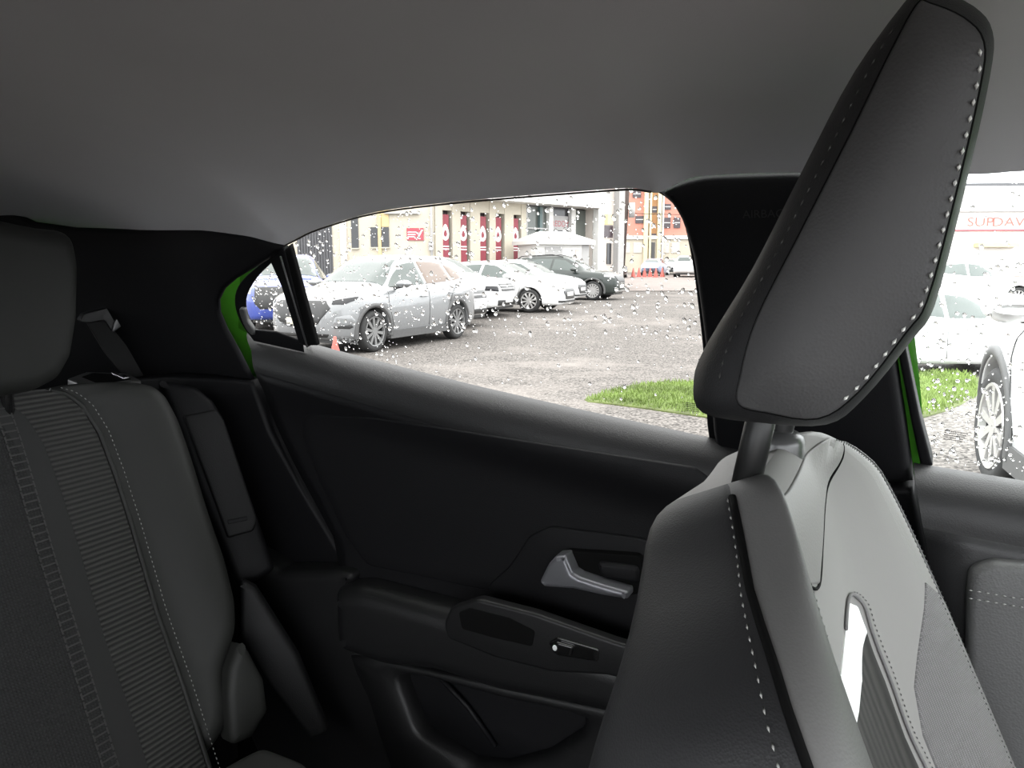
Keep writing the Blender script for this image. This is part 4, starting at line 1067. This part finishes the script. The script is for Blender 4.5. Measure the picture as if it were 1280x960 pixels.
S = suv_spec(L=4.6, W=1.86, H=1.66, paint='cardark', clad='cladding', spokes=14, glass_rear='carglass', front=[('grille', [(-.52, .66), (-.60, .90), (.60, .90), (.52, .66)], 'grille', .014), ('skid_plate', [(-.6, .28), (-.66, .36), (.66, .36), (.6, .28)], 'alloy', .012)],
    lamps=[('headlamp', [(2.12, .60, .80), (2.10, .60, .92), (1.82, .82, .96), (1.80, .84, .86)], 'lamp', .01)], plate=(.26, .5), plate_m='white_wall', rails=[(-1.7, .0), (-1.55, .06), (-.3, .06), (.15, .0)])
c, h2 = place(776, 29.3, 22, S); make_car('suv', 'dark grey green SUV with roof rails, last of the parked row', S, c, h2)

# ---- far cars by the orange building
for px, D, paint, kind, ang, lab in ((824, 67, 'carpale', 'h', -68, 'pale blue small hatchback seen from behind, beside the red cones'), (846, 73, 'carwhite', 'h', -66, 'white small car just right of the pale blue hatchback'), (860, 63, 'carwhite', 's', -72, 'white pickup like car at the window edge, right of the small white car'), (893, 57, 'carwhite', 's', -72, 'white car mostly hidden behind the rear door window frame'), (770, 60, 'cardark', 'h', -75, 'dark car by the foot of the utility pole')):
    S = (hatch_spec if kind == 'h' else suv_spec)(paint=paint); c, h2 = place(px, D, ang, S)
    make_car('hatchback' if kind == 'h' else 'suv', lab, S, c, h2, None, 1)

# ---- white cars beyond the front door window
S = suv_spec(L=4.4, H=1.58, W=1.82, paint='carwhite', clad='cladding', spokes=10)
wp = PD_(1275, 4.45, -.05); hdn = dir_ld(.31, .95); lf = V3((-hdn.y, hdn.x, 0))
org = wp - lf * (S['W'] / 2 - .125) - hdn * S['xf']; org.z = -.05
make_car('suv', 'white car close outside the front door window, its front wheel at the picture edge', S, org, hdn)
S = hatch_spec(H=1.42); org = PD_(1160, 13.0); make_car('hatchback', 'white car standing broadside on the grass beyond the nearest white car', S, org, dir_ld(1, .12))
S = hatch_spec(H=1.46, paint='carwhite'); org = PD_(1195, 24); make_car('hatchback', 'distant white car under the lettered building, right window', S, org, dir_ld(1, .05), None, 1)

# ---- cones
def cone(px, D, hgt, label, group=None):
    o = tag(empty('traffic_cone', PD_(px, D)), label, 'cone', group); X = lambda v: V3((v.x, v.z, v.y)) * hgt
    mb = MB(); mb.lathe([(.26, .06), (.10, .72), (.055, .98), (.04, 1.0), (0, 1.0)], 16, X); mb.build('cone_body', 'cone_red', o, True)
    mb = MB(); mb.lathe([(.186, .33), (.19, .345), (.142, .545), (.138, .56)], 16, X); mb.build('white_band', 'white_wall', o, True)
    mb = MB(); mb.box((-.3*hgt, -.3*hgt, 0), (.3*hgt, .3*hgt, .06*hgt)); mb.build('cone_base', 'cone_red', o)
cone(418, 11.6, .40, 'faded red traffic cone in front of the silver SUV, low at the window edge')
for i, (px, D) in enumerate(((790, 59), (797, 60), (804, 59.5), (811, 60), (818, 59), (826, 60))):
    nm = ('leftmost', 'second from the left', 'third from the left', 'third from the right', 'second from the right', 'rightmost')[i]
    cone(px, D, .72, f'small red cone, {nm} of six by the pale blue hatchback', 'far red traffic cones')

# ---- buildings
class Wall:
    """vertical facade from plan point A to B (lateral, distance); s along it, z up, off towards the viewer"""
    def __init__(s, A, B):
        s.a, s.b = A, B; s.A = LD(*A, 0); s.B = LD(*B, 0); s.T = (s.B - s.A).normalized(); s.N = s.T.cross(V3((0, 0, 1))); s.len = (s.B - s.A).length
        if s.N.dot(CAM - s.A) < 0: s.N = -s.N
    def s(s, px):
        k = (px - 640) / FPX; (l0, d0), (l1, d1) = s.a, s.b; t = (k*d0 - l0) / ((l1-l0) - k*(d1-d0)); s._d = d0 + (d1-d0)*t; return t * s.len
    def sz(s, px, py): q = s.s(px); return q, zpx(py, s._d)
    def pos(s, u, z, o=0): return s.A + s.T * u + s.N * o + V3((0, 0, z))
    def box(s, name, u0, u1, z0, z1, o0, o1, m, par, kind=None):
        mb = MB(); mb.add([s.pos(u, z, o) for u, z, o in ((u0,z0,o0),(u1,z0,o0),(u1,z0,o1),(u0,z0,o1),(u0,z1,o0),(u1,z1,o0),(u1,z1,o1),(u0,z1,o1))], [(0,3,2,1),(4,5,6,7),(0,1,5,4),(1,2,6,5),(2,3,7,6),(3,0,4,7)])
        return mb.build(name, m, par, False, kind)
    def pbox(s, name, x0, y0, x1, y1, o0, o1, m, par):
        u0, zt = s.sz(x0, y0); u1 = s.s(x1); zb = s.sz((x0 + x1) / 2, y1)[1]
        return s.box(name, u0, u1, zb, zt, o0, o1, m, par)
ZB = -.6
WA_ = Wall((-15, 34), (-3.35, 34))
bA = tag(empty('building', WA_.pos(WA_.len / 2, 0)), 'cream building with narrow dark windows, a grey louvre door and a drainpipe', 'building')
def onb(o, root): o.parent = root; o.matrix_parent_inverse = Matrix.Translation(root.location).inverted(); return o
def wb(W, root, *a): return onb(W.box(*a[:7], a[7], None), root)
def wp_(W, root, *a): return onb(W.pbox(*a, None), root)
wb(WA_, bA, 'wall', -4, WA_.len - .02, ZB, 9, -.6, 0, 'cream')
lv = wp_(WA_, bA, 'louvre_door', 376, 277, 419, 345, 0, .06, 'louvre')
u0, u1 = WA_.s(377), WA_.s(418)
for k in range(12):
    u = lerp(u0, u1, (k + .5) / 12); o = WA_.box('louvre_rib', u - .03, u + .03, ZB + .2, WA_.sz(400, 279)[1], .06, .10, 'louvre', None); o.parent = lv
for x0, y0, x1, y1 in ((443, 262, 451.5, 310), (466.5, 284, 475.5, 309), (480, 284, 489, 309)):
    f = wp_(WA_, bA, 'window', x0, y0, x1, y1, 0, .05, 'darkwin')
    wp_(WA_, bA, 'window_sill', x0 - .5, y1, x1 + .5, y1 + 1.5, 0, .12, 'cream')
wp_(WA_, bA, 'ochre_pier', 475.8, 262, 479.6, 330, 0, .10, 'ochre')
wp_(WA_, bA, 'ochre_panel', 480, 262, 489, 283.5, 0, .04, 'ochre')
wp_(WA_, bA, 'ledge', 484, 265.5, 527, 267.5, 0, .18, 'grey')
wp_(WA_, bA, 'pier', 429, 255, 437, 345, 0, .08, 'beige')
mb = MB(); u = WA_.s(541.5); mb.tube([WA_.pos(u, ZB, .12), WA_.pos(u, 6, .12)], .055, 8); onb(mb.build('drainpipe', 'grey', None, True), bA)
wp_(WA_, bA, 'pipe_box', 538, 302, 543.5, 313, 0, .2, 'grey')
# red sign board on it
q0, q1 = WA_.sz(511, 285), WA_.sz(531.5, 300.5)
sg = tag(WA_.box('wall_sign', q0[0], q1[0], q1[1], q0[1], .01, .05, 'redsign', None), 'red sign board with white lines of lettering on the cream wall', 'sign')
sw_, sh_ = q1[0] - q0[0], q0[1] - q1[1]
for fx0, fx1, fy in ((.06, .58, .66), (.06, .52, .47), (.06, .48, .30)):
    WA_.box('sign_line', q0[0] + sw_*fx0, q0[0] + sw_*fx1, q1[1] + sh_*(fy - .035), q1[1] + sh_*(fy + .035), .05, .055, 'white_print', sg)
mb = MB(); mb.add([WA_.pos(q0[0] + sw_*a, q1[1] + sh_*b, .056) for a, b in ((.62, .25), (.72, .25), (.98, .85), (.88, .85))], [(0, 1, 2, 3)]); mb.build('sign_stripe', 'white_print', sg)

WB_ = Wall((-3.35, 34), (5.75, 43.0))
bB = tag(empty('building', WB_.pos(WB_.len / 2, 0)), 'cream showroom front with tall dark recesses under a deep white fascia', 'building')
wb(WB_, bB, 'wall', .02, WB_.len, ZB, 9, -.9, -.35, 'recess')
zs = 4.10
u_end = WB_.s(735)
wb(WB_, bB, 'fascia', 0.6, u_end, zs + .05, 9, -.3, .9, 'white_wall')
edges = [546, 555, 567, 577, 589, 601, 612.5, 620, 631, 642, 651.5, 657.5]
for i in range(0, len(edges), 2):
    wb(WB_, bB, 'pilaster', WB_.s(edges[i]), WB_.s(edges[i+1]), ZB, zs + .1, -.35, 0, 'cream')
wb(WB_, bB, 'lintel', WB_.s(546), WB_.s(657.5), 3.62, zs + .1, -.35, -.02, 'cream')
for i in range(1, len(edges) - 1, 2):
    x0, x1 = edges[i], edges[i+1]; u0, u1 = WB_.s(x0), WB_.s(x1); uw = u1 - u0; k = i // 2 + 1
    nm = ('leftmost', 'second', 'third', 'fourth', 'last')[i // 2]
    b = tag(WB_.box('banner', u0 + .02, u0 + uw * .72, .35, 3.45, -.10, -.07, 'red', None), f'tall red banner with white emblem, {nm} from the left on the showroom front', 'banner', 'red banners between the pilasters')
    cu_, cz = u0 + uw * .36, 2.60; n = 20; V = []; F = []
    for j in range(n):
        a = 2*math.pi*j/n; tip = 1 + .55 * max(0, math.sin(a)) ** 3
        V += [WB_.pos(cu_ + .21*math.cos(a), cz + .28*math.sin(a)*tip, -.062), WB_.pos(cu_ + .10*math.cos(a), cz + .12*math.sin(a)*tip, -.062)]
    for j in range(n): a, c = 2*j, 2*((j+1) % n); F.append((a, c, c + 1, a + 1))
    obj('emblem', V, F, 'white_print', b, False)
    for fz in (2.04, 1.92): WB_.box('emblem_line', cu_ - .2, cu_ + .2, fz, fz + .05, -.07, -.062, 'white_print', b)
# shop front to the right of the banners
for x0, x1, m_, o in ((657.5, 661, 'grey', -.1), (661, 677, 'shopglass', -.3), (677, 680, 'teal', -.15), (680, 686.5, 'shopglass', -.25), (686.5, 691.5, 'white_wall', -.05), (691.5, 714, 'darkwin', -.28), (714, 719, 'white_wall', -.05), (719, 735, 'shopglass', -.28)):
    wb(WB_, bB, 'shop_pane' if 'glass' in m_ or 'win' in m_ else 'mullion', WB_.s(x0), WB_.s(x1), ZB, zs, -.35, o, m_)
for zz in (3.0,): wb(WB_, bB, 'transom', WB_.s(658), WB_.s(687), zz, zz + .07, -.3, -.12, 'grey')
q0, q1 = WB_.sz(693, 269), WB_.sz(712, 288)
sg2 = tag(WB_.box('shop_sign', q0[0], q1[0], q1[1], q0[1], -.27, -.2, 'grey', None), 'pale grey shop sign with faded red lettering beside a white column', 'sign')
mid_u, mid_z = (q0[0] + q1[0]) / 2, (q0[1] + q1[1]) / 2
text_mesh('REDDY', .42, lambda a, b, o: WB_.pos(mid_u + a * WB_.len / abs(WB_.len), mid_z - .05 + b, -.195), 'sign_lettering', 'redsign', sg2)
# corner tower
WC_ = WB_
wb(WB_, bB, 'tower_wall', u_end, WB_.s(768), ZB, 9, -.34, .25, 'beige')
for x0, x1 in ((735, 742), (760, 767)): wb(WB_, bB, 'tower_column', WB_.s(x0), WB_.s(x1), ZB, 9, .2, .6, 'white_wall' if x0 < 750 else 'grey')
for x0, y0, x1, y1, m_ in ((746, 268, 752, 281, 'ochre'), (752, 268, 758.5, 281, 'yellowcol'), (746, 282, 758.5, 297, 'recess'), (752, 304, 757, 330, 'darkwin')):
    wp_(WB_, bB, 'tower_window', x0, y0, x1, y1, .2, .3, m_)
# kiosk in front of the shop front
WK = Wall((.95, 34.6), (3.55, 35.6))
kk = tag(empty('kiosk', WK.pos(WK.len / 2, GHf(35))), 'small white kiosk with a hipped roof behind the dark SUV', 'kiosk')
wb(WK, kk, 'wall', .12, WK.len - .12, -.4, 2.20, -2.2, 0, 'white_wall')
wb(WK, kk, 'fascia', -.1, WK.len + .15, 2.16, 2.34, -2.4, .25, 'white_wall')
V = [WK.pos(-.1, 2.34, .25), WK.pos(WK.len + .15, 2.34, .25), WK.pos(WK.len + .15, 2.34, -2.4), WK.pos(-.1, 2.34, -2.4), WK.pos(.7, 2.78, -1.0), WK.pos(WK.len - .7, 2.78, -1.0)]
onb(obj('roof', V, [(0, 1, 5, 4), (1, 2, 5), (2, 3, 4, 5), (3, 0, 4)], 'white_wall', None, False), kk)
wb(WK, kk, 'shutter', WK.len*.20, WK.len*.50, .9, 2.05, 0, .04, 'grey'); wb(WK, kk, 'door', WK.len*.74, WK.len*.80, -.3, 1.95, 0, .04, 'beige'); wb(WK, kk, 'corner_post', WK.len*.86, WK.len*.98, -.3, 2.15, 0, .03, 'grey')

# orange building
WO = Wall((7.9, 80.0), (24.0, 80.0))
bO = tag(empty('building', WO.pos(WO.len / 2, 0)), 'orange painted building with pale yellow columns and a cream ground floor', 'building')
wb(WO, bO, 'wall', -3, WO.len, -.2, 14, -6, 0, 'orange')
zg = WO.sz(800, 299)[1]
wb(WO, bO, 'ground_floor', -3, WO.len, -.2, zg, 0, .12, 'cream')
wb(WO, bO, 'band', -3, WO.len, zg, zg + .35, 0, .3, 'white_wall')
for x0, x1, m_ in ((766, 771.5, 'white_wall'), (801, 806, 'yellowcol'), (807.5, 810, 'yellowcol'), (817.5, 822, 'yellowcol'), (823, 825, 'white_wall')):
    wb(WO, bO, 'column', WO.s(x0), WO.s(x1), -.2, 14, 0, .5, m_)
wb(WO, bO, 'amber_panel', WO.s(810), WO.s(817.5), zg + .35, 14, 0, .08, 'amber')
for x0, y0, x1, y1 in ((787, 238, 797, 247), (791, 270, 801, 279), (767, 268, 774, 280), (767, 285, 774, 297), (811, 258, 817, 266), (811, 292, 817, 298), (824, 272, 834, 285), (838, 272, 846, 285), (826, 255, 834, 262)):
    f = wp_(WO, bO, 'window', x0, y0, x1, y1, 0, .10, 'recess')
    o = WO.pbox('window_frame', x0 + .5, (y0 + y1)/2 - .5, x1 - .5, (y0 + y1)/2 + .5, .08, .16, 'white_wall', None); o.parent = f
for x0, x1 in ((768, 774), (775, 779), (780, 785), (789, 800), (824, 833), (836, 846)):
    wp_(WO, bO, 'ground_window', x0, 303, x1, 316, .12, .2, 'beige')
wp_(WO, bO, 'doorway', 808.5, 303, 815.5, 327, .12, .2, 'louvre')
# utility pole
po = tag(empty('utility_pole', PD_(775, 49)), 'dark wooden utility pole with crossarm in front of the orange building', 'pole')
b0 = PD_(775, 49); tp = b0 + V3((0, 0, 7.2)) + RR * .35
mb = MB(); mb.tube([b0, tp], [.19, .13], 10); onb(mb.build('pole_shaft', 'pole', None, True), po)
mb = MB(); c_ = b0.lerp(tp, .88); mb.box((-1.0, -.06, -.06), (1.0, .06, .06), lambda v: c_ + RR * v.x + HF * v.y + V3((0, 0, v.z))); onb(mb.build('crossarm', 'pole', None), po)
mb = MB(); c2 = b0.lerp(tp, .62) + RR * .35; mb.lathe([(0, -.45), (.2, -.45), (.2, .45), (0, .45)], 12, lambda v: c2 + V3((v.x, v.z, v.y)) + HF * -.1); onb(mb.build('transformer', 'grey', None, True), po)
for k, (dx, dz) in enumerate(((-.9, 0), (.9, 0), (.3, -2.2))):
    a = b0.lerp(tp, .9) + RR * dx + V3((0, 0, dz)); e = a + RR * 22 + HF * 6 + V3((0, 0, -1.0 + k)); mb = MB()
    mb.tube([a.lerp(e, t / 10) + V3((0, 0, -4 * .35 * (t / 10) * (1 - t / 10))) for t in range(11)], .022, 4); onb(mb.build('wire', 'pole', None, True), po)

# pale lettered building beyond the front door window
WR_ = Wall((30, 64), (52, 62))
bR = tag(empty('building', WR_.pos(WR_.len / 2, 0)), 'long white building with orange lettering and a yellow strip, beyond the front door window', 'building')
wb(WR_, bR, 'wall', -6, WR_.len + 10, -2, WR_.sz(1240, 234)[1], -8, 0, 'white_wall')
for y0, y1, m_ in ((229, 232.5, 'louvre'), (263, 264.5, 'grey'), (287, 288.5, 'redsign')):
    wb(WR_, bR, 'cornice' if y0 < 240 else 'trim_line', -6, WR_.len + 10, WR_.sz(1240, y1)[1], WR_.sz(1240, y0)[1], 0, .3, m_)
wp_(WR_, bR, 'yellow_awning', 1208, 304, 1258, 309, 0, .8, 'ochre')
for x in range(1170, 1290, 16): wp_(WR_, bR, 'window', x, 240, x + 11, 258, 0, .08, 'grey')
for k, (tx, px_) in enumerate((('SUP', 1213), ('DAV', 1247), ('J', 1272))):
    uc, zc = WR_.sz(px_, 278); text_mesh(tx, 1.0, lambda a, b, o: WR_.pos(uc + a * 1.25, zc + b, .12), 'facade_lettering', 'cone_red', None).parent = bR
for o in bR.children:
    if o.name.startswith('facade_lettering'): o.matrix_parent_inverse = Matrix.Translation(bR.location).inverted()

# ---- rain on the panes (outer face), print on the glass
def drops(name, px_poly, n, label, seed, rmin=.0007, rmax=.0030, dens=None):
    P = GLASS.pts(px_poly); rnd = random.Random(seed); us = [p[0] for p in P]; vs = [p[1] for p in P]; mb = MB(); k = 0; tries = 0
    while k < n and tries < n * 60:
        tries += 1
        q = (rnd.uniform(min(us), max(us)), rnd.uniform(min(vs), max(vs)))
        if not inside(q, P): continue
        if dens and rnd.random() > dens((q[0] - min(us)) / (max(us) - min(us)), (q[1] - min(vs)) / (max(vs) - min(vs))): continue
        r = rmin + (rmax - rmin) * rnd.random() ** 2.6; el = rnd.uniform(1.0, 1.5); sk = rnd.uniform(-.25, .25); h = r * rnd.uniform(.45, .7); nn = 8
        ring = []; vsx = []
        for j, (f, g) in enumerate(((1, 0), (.86, .55), (.5, .88))):
            for i in range(nn):
                a = 2*math.pi*i/nn; du, dv = r*f*math.cos(a), r*f*el*math.sin(a) - (.25*r*g)
                vsx.append(GLASS.pos(q[0] + du + sk*dv, q[1] + dv, -.0004 - h * g))
        vsx.append(GLASS.pos(q[0], q[1] - .25*r, -.0004 - h))
        fs_ = [(j*nn+i, (j+1)*nn+i, (j+1)*nn+(i+1) % nn, j*nn+(i+1) % nn) for j in range(2) for i in range(nn)] + [(2*nn+i, 3*nn, 2*nn+(i+1) % nn) for i in range(nn)] + [tuple(range(nn))]
        mb.add(vsx, fs_); k += 1
    return tag(mb.build(name, 'water', None, True), label, 'rain drops', None, 'stuff')
drops('rain_drops', [(362, 304), (450, 262), (560, 247), (790, 230), (845, 250), (872, 320), (882, 520), (700, 500), (500, 455), (398, 428)], 1300, 'rain drops scattered over the rear door window', 3, dens=lambda a, b: .18 if b < .35 and a > .25 else 1)
drops('rain_drops', [(312, 352), (344, 322), (374, 420), (318, 402)], 140, 'rain drops on the small quarter window behind the divider bar', 4)
drops('rain_drops', [(1120, 220), (1300, 220), (1300, 600), (1165, 575)], 450, 'rain drops on the front door window', 5, rmax=.0026, dens=lambda a, b: .25 + .75 * (1 - b))
def etched(txt, px, py, size, slope, m, par, name='etched_code'):
    u0, v0 = GLASS.px(px, py); c, s_ = math.cos(slope), math.sin(slope)
    return text_mesh(txt, size, lambda a, b, o: GLASS.pos(u0 + a*c - b*s_, v0 + a*s_ + b*c, .0008), name, m, par, True)
etched('SCRZZ', 437, 426, .0105, R(-10), 'white_print', win1)
etched('0452', 357, 406, .0085, R(-10), 'white_print', win2)
def fine_print(px, py, par, seed):
    u0, v0 = GLASS.px(px, py); rnd = random.Random(seed); mb = MB()
    for ln in range(5):
        u = -.011
        while u < .011 - ln * .001:
            w_ = rnd.uniform(.0004, .0011); a, b = u0 + u, v0 + .006 - ln * .0028 - u * .10
            mb.add([GLASS.pos(a, b, .0008), GLASS.pos(a + w_, b, .0008), GLASS.pos(a + w_, b + .0015, .0008), GLASS.pos(a, b + .0015, .0008)], [(0, 1, 2, 3)]); u += w_ + rnd.uniform(.0003, .0006)
    mb.build('glass_marking', 'dark_print', par, False, 'stuff')
fine_print(868, 510, win1, 1); fine_print(1194, 546, win3, 2)
